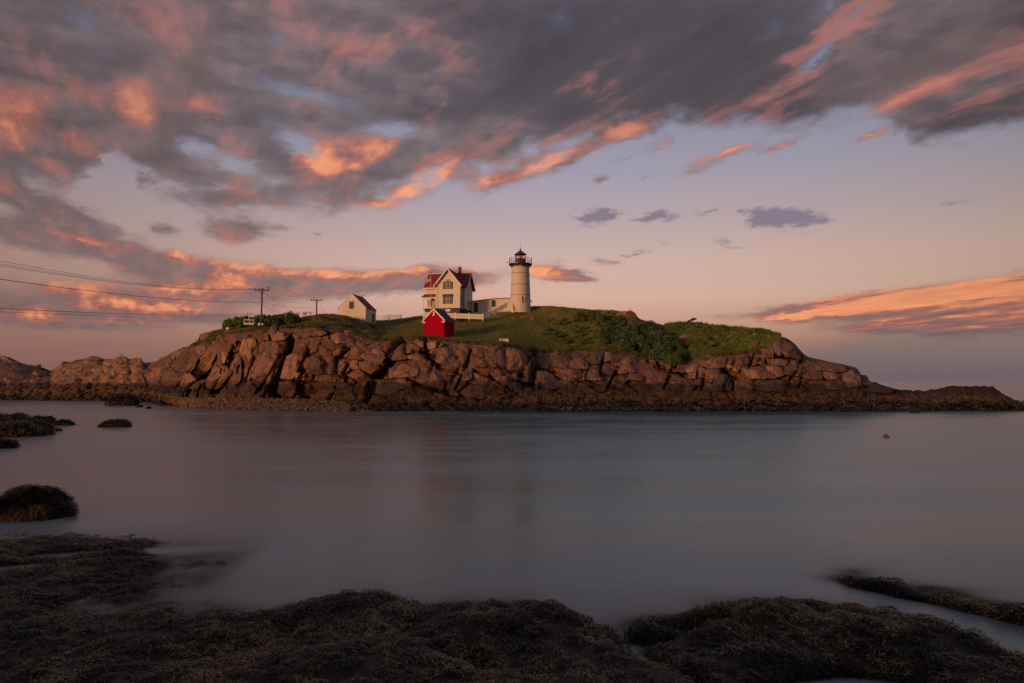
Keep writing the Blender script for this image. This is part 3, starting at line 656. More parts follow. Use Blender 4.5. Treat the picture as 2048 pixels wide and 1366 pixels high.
def inpoly(x, y, poly):
    c_ = False; n_ = len(poly); j = n_ - 1
    for i in range(n_):
        xi, yi = poly[i]; xj, yj = poly[j]
        if (yi > y) != (yj > y) and x < (xj - xi) * (y - yi) / (yj - yi) + xi: c_ = not c_
        j = i
    return c_
nblock = 0
for i, poly in enumerate(traced):
    cx = sum(p_[0] for p_ in poly) / len(poly); cy = sum(p_[1] for p_ in poly) / len(poly)
    poly = [(cx + (a - cx) * 1.09, cy + (b_ - cy) * 1.09) for a, b_ in poly]
    sk = .20 if cx < 640 else rr.uniform(-.06, .1)
    rock_block(poly, Yisl, MAT[rr.choice(matsel)], proud=.62 if cx < 1380 else 1.15, skew=sk, rnd=rr, seed=i, parent=isl)
    nblock += 1
# smaller blocks between the traced ones
seeds = []
tries = 0
while len(seeds) < 70 and tries < 60000:
    tries += 1
    x = rr.uniform(325, 1725); lo = float(foot(x)) + 3; hi = float(top(x)) + 2
    y = rr.uniform(hi, lo)
    if any(inpoly(x, y, p_) for p_ in traced): continue
    if any(fdist(x, y, f_[0]) < f_[1] * 1.3 for f_ in FISS): continue
    r_ = rr.uniform(5.5, 12)
    if any((x - a) ** 2 + (y - b_) ** 2 * 1.6 < (r_ + c_) ** 2 * .62 for a, b_, c_ in seeds): continue
    seeds.append((x, y, r_))
for i, (x, y, r_) in enumerate(seeds):
    left = x < 660; n_ = rr.choice((5, 6, 7)); th = R(rr.uniform(48, 66)) if left else R(rr.uniform(-14, 18))
    asp = rr.uniform(1.3, 2.1); poly = []
    for k in range(n_):
        a = 2 * math.pi * (k + rr.uniform(-.25, .25)) / n_; u = math.cos(a) * r_ * asp * .85; w_ = math.sin(a) * r_ * .85
        poly.append((x + u * math.cos(th) + w_ * math.sin(th), y - u * math.sin(th) + w_ * math.cos(th)))
    rock_block(poly, Yisl, MAT[rr.choice(['rock', 'rockgrey', 'rockback', 'rock'])], proud=.38, skew=.12 if left else 0, rnd=rr, seed=500 + i, nb=16, parent=isl, rough=.06)

# ---------------------------------------------------------------- far reef on the left
reef_crest = curve([(-160, 690), (-60, 700), (0, 710), (20, 715), (45, 727), (60, 731), (76, 731), (84, 736), (102, 742), (108, 737), (122, 729), (126, 725), (155, 720), (180, 716), (195, 713), (208, 718), (228, 717), (240, 711), (252, 714), (260, 719), (272, 716), (284, 718), (290, 728), (305, 727), (320, 722), (345, 722), (380, 730)])
reef_shore = curve([(-160, 799), (0, 799), (200, 801), (300, 804), (380, 812)])
rY = curve([(-160, 178), (200, 166), (300, 150), (345, 134), (380, 128)])
reef = Loft(-160, 380, [(lambda x: reef_shore(x) + 8, lambda x: rY(x) - 12), (reef_shore, lambda x: 4.8 * FPX / (reef_shore(x) - 762)), (lambda x: reef_shore(x) * .55 + reef_crest(x) * .45, lambda x: 4.8 * FPX / (reef_shore(x) - 762) + 6),
                        (lambda x: reef_shore(x) * .2 + reef_crest(x) * .8, lambda x: 4.8 * FPX / (reef_shore(x) - 762) + 15), (reef_crest, lambda x: 4.8 * FPX / (reef_shore(x) - 762) + 22), (lambda x: reef_crest(x) * 0 + 790, lambda x: 4.8 * FPX / (reef_shore(x) - 762) + 60)])
gx2, gpy2, gY2, gt2 = reef.grid(320, [3, 16, 18, 10, 8])
V = Pv(gx2, gpy2, gY2); tcol = gt2[:, None] * np.ones((1, 320))
rk = np.clip(tcol - .6, 0, 1)
d_ = rk * (ridge(V * .14 + 4, 3) * 1.2 + fbm(V * .6, 4) * 1.2 - .4)
V[..., 1] -= d_; V[..., 2] += d_ * .35
rf = tag(link('rock_reef', mesh_from('rock_reef', V.reshape(-1, 3), gridfaces(*gx2.shape), MAT['rock'], True)), kind='structure')
def Yreef(x, y): return reef.Y(float(x), float(y))
tr2 = cv3([
 [(-160,470),(0,432),(150,455),(330,520),(560,600),(400,640),(150,660),(20,655),(-160,640)], [(320,490),(415,450),(430,510),(330,525)], [(620,460),(790,410),(960,385),(900,440),(700,490)], [(960,378),(1050,388),(1060,410),(900,415)],
 [(1170,395),(1240,364),(1290,384),(1300,420),(1180,415)], [(1320,404),(1420,390),(1440,430),(1350,470)], [(640,500),(760,500),(800,580),(660,600)], [(1170,490),(1300,470),(1340,520),(1250,560),(1170,540)],
 [(920,580),(1010,510),(1100,530),(1060,590)], [(-60,370),(0,360),(120,420),(220,460),(60,440)], [(800,500),(900,450),(1010,440),(930,540),(850,560)], [(1060,430),(1170,430),(1160,480),(1060,490)], [(540,520),(640,490),(640,560),(560,580)],
 [(1400,520),(1560,500),(1600,560),(1480,590)], [(1440,440),(1560,430),(1600,470),(1480,490)], [(1560,430),(1640,412),(1690,430),(1640,470)],
 ], 5.12, 0, 640)
for i, poly in enumerate(tr2):
    rock_block(poly, Yreef, MAT[rr.choice(['rock', 'rockgrey', 'rockpale'])], proud=.9 if i else 1.6, rnd=rr, seed=900 + i, parent=rf, rough=.05)
for i in range(60):
    x = rr.uniform(0, 340); y = rr.uniform(float(reef_crest(x)) + 6, 792); r_ = rr.uniform(4, 8); n_ = 6
    poly = [(x + math.cos(6.283 * k / n_) * r_ * rr.uniform(1.1, 1.8), y + math.sin(6.283 * k / n_) * r_ * rr.uniform(.6, .9)) for k in range(n_)]
    rock_block(poly, Yreef, MAT[rr.choice(['rock', 'rockgrey', 'rockback'])], proud=.6, rnd=rr, seed=1000 + i, parent=rf, nb=14)

# darker blocks low on the shore
lowb = []
while len(lowb) < 46:
    x = rr.uniform(760, 1725); y = rr.uniform(778, 813); r_ = rr.uniform(6, 14)
    if any((x - a) ** 2 + ((y - b_) * 2) ** 2 < (r_ + c_) ** 2 * .7 for a, b_, c_ in lowb): continue
    lowb.append((x, y, r_)); n_ = rr.choice((5, 6, 7)); asp = rr.uniform(1.2, 1.9)
    poly = [(x + math.cos(6.283 * (k + rr.uniform(-.25, .25)) / n_) * r_ * asp * .8, y + math.sin(6.283 * k / n_) * r_ * .62) for k in range(n_)]
    rock_block(poly, Yisl, MAT[rr.choice(['rockback', 'rockback', 'rockgrey', 'rock'])], proud=1.3, rnd=rr, seed=1300 + len(lowb), nb=18, parent=isl, depth=1.0)

# loose stones: pebble beach and rubble at the island's foot -------------------------------------
def ico():
    t = (1 + 5 ** .5) / 2
    v = np.array([(-1, t, 0), (1, t, 0), (-1, -t, 0), (1, -t, 0), (0, -1, t), (0, 1, t), (0, -1, -t), (0, 1, -t), (t, 0, -1), (t, 0, 1), (-t, 0, -1), (-t, 0, 1)], float)
    f = np.array([(0, 11, 5), (0, 5, 1), (0, 1, 7), (0, 7, 10), (0, 10, 11), (1, 5, 9), (5, 11, 4), (11, 10, 2), (10, 7, 6), (7, 1, 8), (3, 9, 4), (3, 4, 2), (3, 2, 6), (3, 6, 8), (3, 8, 9), (4, 9, 5), (2, 4, 11), (6, 2, 10), (8, 6, 7), (9, 8, 1)])
    return v / np.linalg.norm(v[0]), f
IV, IF = ico()
def stones(name, pts3, sizes, mat, parent, flat=.6, seed=1, smooth=True):
    g = np.random.default_rng(seed); n_ = len(pts3)
    th = g.uniform(0, 6.283, n_); sc = np.stack([g.uniform(.8, 1.5, n_), g.uniform(.7, 1.1, n_), g.uniform(.5, 1.0, n_) * flat / .6 * .7], -1) * sizes[:, None]
    v = IV[None] * (1 + g.uniform(-.22, .22, (n_, 12, 1))) * sc[:, None]
    x = v[..., 0] * np.cos(th)[:, None] - v[..., 1] * np.sin(th)[:, None]; y = v[..., 0] * np.sin(th)[:, None] + v[..., 1] * np.cos(th)[:, None]
    v = np.stack([x, y, v[..., 2]], -1) + pts3[:, None]
    f = (IF[None] + (np.arange(n_) * 12)[:, None, None]).reshape(-1, 3)
    o_ = link(name, mesh_from(name, v.reshape(-1, 3), f, mat, smooth), parent); tag(o_, kind='stuff'); return o_
m, T, b, o = material('beach_stone'); n = T.noise(wpos(T), 1.7, 3, .6)
T.put(b.inputs['Base Color'], T.ramp(n, [(.3, c3(.045, .028, .016)), (.5, c3(.13, .075, .04)), (.7, c3(.26, .155, .085))])); b.inputs['Roughness'].default_value = .75; MAT['pebble'] = m
pp = []; ss = []
for k in range(6500):
    x = rr.uniform(320, 745); t = rr.random() ** .8
    y = float(shore(x)) * (1 - t) + float(foot(x)) * t + (0 if x < 640 else (x - 640) * .05) - max(0, (360 - x) * .1)
    p_ = gpt(x, min(y, 823)); p_.z += .02; pp.append(p_); ss.append(rr.choice([.12, .16, .2, .28, .4]) * rr.uniform(.7, 1.2))
stones('pebble_beach', np.array(pp), np.array(ss), MAT['pebble'], isl, seed=3)
pp = []; ss = []
for k in range(4200):
    x = rr.uniform(740, 2060); t = rr.random()
    y = float(shore(x)) + 1.5 + (float(foot(x)) - 22 * (1 if 1050 < x < 1720 else .4) - float(shore(x))) * t
    y = max(y, float(crest(x)) + 3)
    p_ = gpt(x, y); p_.y -= .5; pp.append(p_); ss.append(abs(rr.gauss(0, .26)) * (1.0 + 1.3 * max(0, float(vnoise(np.array([x * .03, y * .1, 0.5]))))) + .14)
stones('shore_rubble', np.array(pp), np.array(ss), MAT['rockback'], isl, seed=4)
pp = []; ss = []
for k in range(1500):
    x = rr.uniform(-40, 345); y = rr.uniform(768, 803)
    p_ = P(x, y, Yreef(x, y) - .5); pp.append(p_); ss.append(abs(rr.gauss(0, .4)) + .2)
stones('reef_rubble', np.array(pp), np.array(ss), MAT['rockback'], rf, seed=5)

# ================================================================ outcrops and boulders on the turf
def outcrop(polys, label, mat='rockgrey', proud=.5, seed=0):
    for i, p_ in enumerate(polys): rock_block(p_, Yisl, MAT[mat], proud=proud, rnd=rr, seed=seed + i, parent=isl, nb=18, depth=1.2)
outcrop([[(1017, 637), (1030, 632), (1040, 634), (1038, 641), (1022, 641)], [(1038, 633), (1056, 630), (1058, 640), (1042, 641)], [(1057, 631), (1068, 632), (1070, 639), (1059, 640)]], '', 'rock', seed=1100)
outcrop([[(962, 664), (970, 658), (984, 660), (986, 668), (966, 669)], [(1092, 634), (1112, 636), (1110, 640), (1094, 640)]], '', 'rockgrey', seed=1110)
outcrop([[(1358, 672), (1372, 668), (1382, 676), (1372, 684), (1360, 682)], [(1393, 664), (1408, 665), (1408, 674), (1395, 674)], [(1382, 680), (1402, 679), (1400, 684), (1384, 684)], [(1412, 680), (1430, 681), (1428, 686), (1414, 686)],
         [(1366, 694), (1380, 698), (1376, 710), (1368, 706)], [(1382, 709), (1406, 709), (1404, 718), (1384, 718)], [(1396, 657), (1410, 658), (1410, 663), (1398, 663)], [(1372, 652), (1390, 655), (1388, 661), (1374, 660)]], '', 'rockpale', proud=1.3, seed=1120)
outcrop([[(570, 668), (600, 660), (640, 658), (660, 664), (640, 672), (590, 676)], [(640, 652), (690, 648), (720, 660), (700, 668), (650, 664)], [(700, 640), (730, 644), (752, 656), (740, 662), (704, 652)], [(590, 655), (640, 646), (660, 650), (620, 658)],
         [(600, 642), (640, 633), (664, 636), (650, 643), (612, 650)], [(668, 633), (690, 636), (700, 642), (680, 643)], [(752, 656), (770, 662), (776, 670), (756, 668)], [(716, 664), (746, 668), (740, 676), (716, 674)]], '', 'rockgrey', proud=.35, seed=1140)
for i in range(22):
    x = rr.uniform(1375, 1572); y = rr.uniform(max(float(crest(x)) + 4, 656), float(top(x)) - 2); r_ = rr.uniform(3.5, 9)
    poly = [(x + math.cos(6.283 * k / 6) * r_ * rr.uniform(1.0, 1.7), y + math.sin(6.283 * k / 6) * r_ * rr.uniform(.5, .8)) for k in range(6)]
    rock_block(poly, Yisl, MAT[rr.choice(['rock', 'rockpale', 'rockgrey'])], proud=2.4, rnd=rr, seed=1200 + i, parent=isl, nb=14, depth=1.2)
for i, (poly, dY) in enumerate([([(1228, 634), (1232, 626), (1248, 622), (1264, 622), (1272, 628), (1275, 642), (1255, 642), (1236, 640)], 147)]):
    o_ = rock_block(poly, lambda x, y: 147.0, MAT['rock'], proud=.9, rnd=rr, seed=1160, nb=22, depth=3.0, name='boulder')
    tag(o_, 'large brown boulder standing on the grassy skyline right of the lighthouse', 'boulder')

# ================================================================ near shore: weed covered ledges, mainland behind the camera
def wl(px, py, z=.22, back=.35):
    r = ray(px, py); t = (z - H) / r[2]; return (r[0] * t, r[1] * t + back)
wlp = sorted([wl(*a) for a in [(-150, 1060), (0, 1066), (130, 1060), (250, 1066), (300, 1085), (330, 1120), (380, 1150), (372, 1200), (440, 1222), (560, 1218), (640, 1196), (730, 1190), (830, 1216), (890, 1214), (1000, 1206), (1060, 1208), (1130, 1226), (1190, 1254),
        (1235, 1250), (1290, 1236), (1370, 1228), (1430, 1210), (1550, 1205), (1650, 1210), (1750, 1226), (1860, 1240), (1950, 1276), (2048, 1314), (2160, 1365)]])
wx = np.array([a[0] for a in wlp]); wy = np.array([a[1] for a in wlp])
def ss01(t): t = np.clip(t, 0, 1); return t * t * (3 - 2 * t)
def gauss(x, y, cx, cy, rx, ry, rot=0):
    dx = x - cx; dy = y - cy; c_, s_ = math.cos(rot), math.sin(rot)
    return np.exp(-(((dx * c_ + dy * s_) / rx) ** 2 + ((-dx * s_ + dy * c_) / ry) ** 2))
def seabed(x, y):
    """height of the near shore above the sea, any x, y"""
    P3 = np.stack([x, y, x * 0], -1)
    yl = np.interp(x, wx, wy) + fbm(P3 * .9, 3) * .25
    left = ss01((-5.5 - x) / 2)
    s = yl - y
    slope = .35 - .30 * left
    h = np.where(s > 0, (.26 - .10 * left) * ss01(s / (.8 + .8 * left)), np.maximum(s * slope, -2.0))
    h = h + np.where(s > -1, 1, .5) * (fbm(P3 * .55 + 3, 3) * .16 + fbm(P3 * 1.7 + 8, 3) * .10) + fbm(P3 * 5 + 8, 2) * .025
    h = h + .17 * gauss(x, y, .75, 13.2, 1.3, .9) * (s > -.5) + .22 * gauss(x, y, -2.9, 14.2, 1.0, .5) + .15 * gauss(x, y, 5.3, 13.5, 2.2, .8)
    # channels and pools
    h = h - .26 * gauss(x, y, 2.1, 12.7, .24, 1.0, .15) - .26 * gauss(x, y, 2.7, 11.2, .24, .9, .5) - .3 * gauss(x, y, 3.0, 12.9, 1.0, .18, .4) - .13 * gauss(x, y, 2.7, 12.3, 1.0, .9, .3) - .15 * gauss(x, y, -4.2, 13.0, 1.0, .7, .2) - .14 * gauss(x, y, -5.0, 12.0, 1.4, .5, .2)  - .8 * gauss(x, y, 5.0, 10.85, 1.1, .42, .2) - .45 * gauss(x, y, -13.3, 17.6, 2.6, .40, .28) - .45 * gauss(x, y, -11.0, 19.4, 2.2, .36, .2) - .4 * gauss(x, y, 3.4, 13.4, .8, .3) - .22 * gauss(x, y, -8.2, 15.6, 1.6, 1.6) - .3 * gauss(x, y, -.6, 11.6, .25, .5, .6)
    h = np.where(y < 9, h + (9 - y) * .36 * np.clip((9 - y) / 4, 0, 1), h)
    # long ledge on the right, running down into the sea
    ax, ay, bx, by = 7.2, 17.6, 11.6, 12.6
    ux, uy = (bx - ax), (by - ay); L = math.hypot(ux, uy); ux /= L; uy /= L
    t = (x - ax) * ux + (y - ay) * uy; d = -(x - ax) * uy + (y - ay) * ux
    prof = np.where(d < 0, np.exp(-(d / .75) ** 2), np.exp(-(d / 2.4) ** 2))
    lh = -.95 + prof * (.93 + .045 * np.clip(t, 0, 7)) * ss01((t + .6) / 1.6) + fbm(P3 * 1.3 + 2, 3) * .22
    h = np.maximum(h, lh - .0)
    return h
xs = np.concatenate([np.arange(-28, 24, .11)]); ys = np.concatenate([np.arange(-1, 9.9, .4), np.arange(9.9, 26, .10)])
GX, GY = np.meshgrid(xs, ys); GZ = seabed(GX, GY)
V = np.stack([GX, GY, GZ], -1)
V[..., :2] += (fbm(V * 2.3 + 5, 2) * .05)[..., None]
m, T, b, o = material('wet_ledge'); n = T.noise(wpos(T), 2.5, 6, .7); nf = T.noise(wpos(T), 14, 4, .7)
T.put(b.inputs['Base Color'], T.ramp(n, [(.3, c3(.006, .004, .003)), (.5, c3(.014, .009, .006)), (.72, c3(.05, .03, .014))])); b.inputs['Roughness'].default_value = .5; b.inputs['Specular IOR Level'].default_value = .2; bump(T, b, T.m('ADD', n, nf), 1.0, .12); MAT['ledge'] = m
sh = link('shore_ledge', mesh_from('shore_ledge', V.reshape(-1, 3), gridfaces(*GX.shape), MAT['ledge'], True)); tag(sh, kind='structure')

# mainland that the camera stands on, rising behind it
def mainland(x, y):
    P3 = np.stack([x, y, x * 0], -1)
    base = np.clip((1.0 - y) / 9.0, 0, 1) * 3.0 + np.clip((-8 - y) / 50.0, 0, 1) ** 1.0 * 13.6
    coast = np.where(x < -30, 44, 3.5) + np.clip((-x - 30) / 60, 0, 1) * 20 + np.clip((x - 30) / 100, 0, 1) * -20
    s = coast - y
    side = np.clip(s / 10, -1, 1) * 2.2 * (np.abs(x) > 27)
    return np.where(y < 3.5, base, 0) + side + fbm(P3 * .08, 4) * np.clip(s / 8, .0, 1) * 2.0 * np.clip((np.hypot(x, y) - 12) / 20, 0, 1) - np.where((s < 0) & (np.abs(x) > 27), 1.5, 0)
xs = np.concatenate([np.linspace(-260, -30, 60), np.linspace(-29, 25, 60), np.linspace(26, 260, 60)]); ys = np.concatenate([np.linspace(-170, -12, 50), np.linspace(-11, 3, 24)])
GX2, GY2 = np.meshgrid(xs, ys); GZ2 = mainland(GX2, GY2)
GZ2 = np.where(GY2 > -1.3, np.minimum(GZ2, seabed(GX2, GY2) - .15), GZ2)
m, T, b, o = material('mainland_ground'); n = T.noise(wpos(T), .4, 6, .6)
T.put(b.inputs['Base Color'], T.ramp(n, [(.3, c3(.03, .032, .012)), (.5, c3(.06, .055, .02)), (.7, c3(.14, .09, .065))])); b.inputs['Roughness'].default_value = .95; MAT['mland'] = m
tag(link('mainland', mesh_from('mainland', np.stack([GX2, GY2, GZ2], -1).reshape(-1, 3), gridfaces(*GX2.shape), MAT['mland'], True)), kind='structure')
xs = np.linspace(-200, -36, 40); ys = np.linspace(3, 56, 24); GX2, GY2 = np.meshgrid(xs, ys)
e_ = np.minimum(np.minimum((-38 - GX2) / 5, (52 - GY2) / 5), 1) * 2.4 - .4 + fbm(np.stack([GX2, GY2, GX2 * 0], -1) * .2, 3) * .8
tag(link('headland', mesh_from('headland', np.stack([GX2, GY2, e_], -1).reshape(-1, 3), gridfaces(*GX2.shape), MAT['mland'], True)), kind='structure')

# ---------------------------------------------------------------- water
xs = np.concatenate([-np.geomspace(40000, 30, 40), np.arange(-27, 23, .2), np.geomspace(25, 40000, 40)])
ys = np.concatenate([[-300, -100, -40, -10, 0], np.arange(4, 34, .2), np.geomspace(35, 60000, 60)])
WX, WY = np.meshgrid(xs, ys)
near = (WY < 33) & (WY > 3) & (np.abs(WX) < 30)
dep = np.where(near, -seabed(WX, WY), 2.0); fb = ss01((WY - 19) / 12); dep = dep * (1 - fb) + 2.0 * fb; fb = ss01((np.abs(WX) - 22) / 6); dep = dep * (1 - fb) + 2.0 * fb
wm = mesh_from('sea', np.stack([WX, WY, WX * 0], -1).reshape(-1, 3), gridfaces(*WX.shape), None, True)
at_ = wm.attributes.new('depth', 'FLOAT', 'POINT'); at_.data.foreach_set('value', dep.ravel().astype(np.float32))
m, T, b, o = material('long_exposure_sea')
p = wpos(T); dpt = T.n('ShaderNodeAttribute', attribute_name='depth').outputs['Fac']
big = T.noise(T.mapping(p, rot=(0, 0, R(-20)), scale=(.35, 1, 1)), .09, 4, .55, .8)
med = T.noise(T.mapping(p, rot=(0, 0, R(-24)), scale=(.22, 1, 1)), .30, 3, .5, .3)
sm = T.noise(T.mapping(p, rot=(0, 0, R(-5)), scale=(.5, 1, 1)), 2.2, 4, .6)
shal = T.step(1.5, .05, dpt)
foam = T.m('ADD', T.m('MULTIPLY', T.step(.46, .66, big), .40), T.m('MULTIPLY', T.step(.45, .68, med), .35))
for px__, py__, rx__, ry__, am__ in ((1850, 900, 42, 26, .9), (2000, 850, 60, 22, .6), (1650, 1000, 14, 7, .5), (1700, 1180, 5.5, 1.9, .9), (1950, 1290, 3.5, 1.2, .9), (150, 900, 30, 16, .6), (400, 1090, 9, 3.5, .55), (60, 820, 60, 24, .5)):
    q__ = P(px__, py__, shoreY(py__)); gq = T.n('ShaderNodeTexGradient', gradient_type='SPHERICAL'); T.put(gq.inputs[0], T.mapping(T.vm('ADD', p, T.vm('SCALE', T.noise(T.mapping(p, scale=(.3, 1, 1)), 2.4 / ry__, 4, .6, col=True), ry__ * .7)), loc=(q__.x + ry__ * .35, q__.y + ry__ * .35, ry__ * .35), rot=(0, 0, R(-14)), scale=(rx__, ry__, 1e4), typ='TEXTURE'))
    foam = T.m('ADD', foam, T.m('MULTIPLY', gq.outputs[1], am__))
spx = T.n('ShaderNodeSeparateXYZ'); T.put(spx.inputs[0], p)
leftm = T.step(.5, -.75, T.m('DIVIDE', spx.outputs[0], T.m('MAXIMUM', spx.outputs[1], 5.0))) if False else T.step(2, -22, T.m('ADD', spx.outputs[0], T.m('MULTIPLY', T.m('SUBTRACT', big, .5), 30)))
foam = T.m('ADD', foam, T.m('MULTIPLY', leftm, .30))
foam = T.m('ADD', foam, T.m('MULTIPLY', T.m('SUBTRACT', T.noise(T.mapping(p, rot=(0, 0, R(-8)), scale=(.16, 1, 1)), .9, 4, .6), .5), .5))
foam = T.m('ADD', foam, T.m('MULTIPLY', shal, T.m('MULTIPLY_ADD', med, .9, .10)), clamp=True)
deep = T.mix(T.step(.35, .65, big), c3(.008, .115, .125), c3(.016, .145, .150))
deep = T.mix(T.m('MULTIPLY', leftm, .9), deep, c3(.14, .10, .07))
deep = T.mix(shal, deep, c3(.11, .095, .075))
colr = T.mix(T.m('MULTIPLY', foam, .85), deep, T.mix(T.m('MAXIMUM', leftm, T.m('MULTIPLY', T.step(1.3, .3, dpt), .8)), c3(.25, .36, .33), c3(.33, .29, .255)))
T.put(b.inputs['Base Color'], colr)
T.put(b.inputs['Roughness'], T.m('MULTIPLY_ADD', foam, .12, .22)); b.inputs['IOR'].default_value = 1.33; b.inputs['Specular IOR Level'].default_value = .45; b.inputs['Specular Tint'].default_value = c3(.50, 1.0, .96)
bump(T, b, sm, .03, .3)
tr = T.n('ShaderNodeBsdfTransparent'); mx = T.n('ShaderNodeMixShader')
al = T.m('SUBTRACT', 1.0, T.m('POWER', 2.718, T.m('MULTIPLY', T.m('MAXIMUM', dpt, 0.0), -5.5)))
T.put(mx.inputs[0], T.m('MULTIPLY_ADD', al, .93, .05)); T.put(mx.inputs[1], tr.outputs[0]); T.put(mx.inputs[2], b.outputs[0]); T.put(o.inputs[0], mx.outputs[0])
wm.materials.append(m)
tag(link('sea', wm), kind='structure')
tag(link('sea_bed', mesh_from('sea_bed', [(-41000, -400, -2.6), (41000, -400, -2.6), (41000, 61000, -2.6), (-41000, 61000, -2.6)], [(0, 1, 2, 3)], MAT['ledge'])), kind='structure')

# ---------------------------------------------------------------- rockweed fronds
def fronds(name, roots, dirs, length, width, mat, parent=None, lift=.03, seed=1, drop=.0, kind='stuff'):
    g = np.random.default_rng(seed); n_ = len(roots)
    d = dirs / np.linalg.norm(dirs, axis=1, keepdims=True)
    L = g.uniform(.6, 1.3, n_) * length; Wd = g.uniform(.6, 1.4, n_) * width
    side = np.stack([-d[:, 1], d[:, 0], d[:, 0] * 0], -1); side /= np.maximum(np.linalg.norm(side, axis=1, keepdims=True), 1e-6)
    lf = g.uniform(.4, 1.8, n_) * lift; curl = g.uniform(-.8, .8, n_)
    out = []
    for t, w_ in ((0, .5), (.38, 1.0), (.72, .9), (1.0, .25)):
        c_ = roots + d * (L * t)[:, None] + side * (curl * L * t * t)[:, None]
        c_ = c_ + np.stack([c_[:, 0] * 0, c_[:, 0] * 0, lf * math.sin(math.pi * min(t, .9)) * 1.3 - drop * t * t * L], -1)
        tw = side * (Wd * w_ * .5)[:, None] + np.stack([Wd * 0, Wd * 0, Wd * w_ * .22 * g.uniform(-1, 1, n_)], -1)
        out += [c_ - tw, c_ + tw]
    v = np.stack(out, 1)
    f = np.array([(0, 1, 3, 2), (2, 3, 5, 4), (4, 5, 7, 6)]); f = (f[None] + (np.arange(n_) * 8)[:, None, None]).reshape(-1, 4)
    me_ = mesh_from(name, v.reshape(-1, 3), f, mat, True)
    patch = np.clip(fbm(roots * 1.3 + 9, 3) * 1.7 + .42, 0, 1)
    tint = np.clip(patch * .72 + g.uniform(-.28, .26, n_) + (g.random(n_) < .02 + .22 * (fbm(roots * .7 + 30, 2) > .22)) * .6, 0, 1)  # a clumped random share turns pale, as painted glints
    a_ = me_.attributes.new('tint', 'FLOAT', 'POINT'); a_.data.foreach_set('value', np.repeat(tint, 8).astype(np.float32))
    o_ = link(name, me_, parent); return tag(o_, kind=kind)
g = np.random.default_rng(21)
N = 520000
rx = g.uniform(-20, 13.5, N); ry = 10.2 + (g.random(N) ** .85) * 12.5
keep = np.abs(rx) < ry * .80 + 1; rx = rx[keep]; ry = ry[keep]
hz = seabed(rx, ry); keep = (hz > .0 - np.where(rx < -5.5, .22, .15) * g.random(len(hz))); rx, ry, hz = rx[keep], ry[keep], hz[keep]
thin = g.random(len(rx)) < np.clip(13.0 / ry, .35, 1) * np.where(hz < .02, .5, 1); rx, ry, hz = rx[thin], ry[thin], hz[thin]
rx, ry, hz = rx[:260000], ry[:260000], hz[:260000]
tuft = fbm(np.stack([rx, ry, rx * 0], -1) * 5.5, 2); roots = np.stack([rx, ry, hz + .01 + tuft * .06 + fbm(np.stack([rx, ry, rx * 0], -1) * 2.6 + 4, 2) * .07], -1)
ea = fbm(roots * .7, 2) * 2.6 + g.normal(0, .9, len(rx)) + .4
gxn = (seabed(rx + .1, ry) - hz) / .1; gyn = (seabed(rx, ry + .1) - hz) / .1
dd = np.stack([np.cos(ea), np.sin(ea), np.clip(np.cos(ea) * gxn + np.sin(ea) * gyn - .22, -1, .5)], -1); dd[:, 0] -= gxn * 1.2; dd[:, 1] -= gyn * 1.2
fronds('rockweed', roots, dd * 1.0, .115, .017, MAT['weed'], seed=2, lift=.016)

# ---------------------------------------------------------------- boulders standing in the water
def weed_boulder(name, label, px0, px1, py_top, py_base, seed, group=None, nf=2500, fl=.16, fw=.035, dy=1.0):
    Y = 4.8 * FPX / (py_base - 762.0); mp = Y / FPX
    cx = ((px0 + px1) / 2 - 1024) * mp; rx_ = (px1 - px0) / 2 * mp; hh = (py_base - py_top) * mp * .97; ryy = rx_ * dy
    nu, nv = 48, 20; v = []; 
    for j in range(nv):
        ph = math.pi / 2 * j / (nv - 1)
        for i in range(nu):
            th = 2 * math.pi * i / nu; s_ = math.cos(ph) ** .62; v.append((s_ * math.cos(th), s_ * math.sin(th), math.sin(ph) ** .95 if ph > 0 else -.15))
    v = np.array(v); nz = fbm(v * 1.1 + seed * 5.1, 4)
    v = v * (1 + nz[:, None] * np.array([.42, .42, .34]))
    v[:, 2] += (ridge(v * np.array([1.3, 1.3, .2]) + seed, 2) * .16 - .05) * np.clip(v[:, 2] * 3, 0, 1); v[:, :2] += fbm(v * 3 + seed, 2)[:, None] * .08
    v[:, 0] = (v[:, 0] - v[:, 0].min()) / np.ptp(v[:, 0]) * 2 - 1; v[:, 1] = (v[:, 1] - v[:, 1].min()) / np.ptp(v[:, 1]) * 2 - 1; v[:, 2] = np.where(v[:, 2] > 0, v[:, 2] / v[:, 2].max(), v[:, 2])
    v = v * np.array([rx_ * .97, ryy, hh * .97])
    f = [(j * nu + i, j * nu + (i + 1) % nu, (j + 1) * nu + (i + 1) % nu, (j + 1) * nu + i) for j in range(nv - 1) for i in range(nu)]
    sc_ = (Y + ryy * .7) / Y
    root = empty(name, (cx * sc_, Y + ryy, 0), 0, label, 'boulder', group)
    link('stone', mesh_from(name, v, f, MAT['ledge'], True), root)
    g = np.random.default_rng(seed); k = g.integers(0, len(v) - nu * 2, nf)
    r_ = v[k] * (1.0) + g.normal(0, .02, (nf, 3)) * rx_
    d_ = np.stack([v[k, 0] / rx_, v[k, 1] / ryy, -np.clip(1.1 - v[k, 2] / hh, .1, 1) * 1.0], -1) + g.normal(0, .5, (nf, 3)); d_[:, 2] = np.minimum(d_[:, 2], .1)
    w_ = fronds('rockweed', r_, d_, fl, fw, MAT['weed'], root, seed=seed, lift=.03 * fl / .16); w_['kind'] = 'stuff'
    return root
weed_boulder('weed_boulder', 'rounded boulder covered in dark rockweed, nearest in the water at left', -16, 158, 973, 1040, 31, nf=9000, fl=.13, fw=.022, dy=.8)
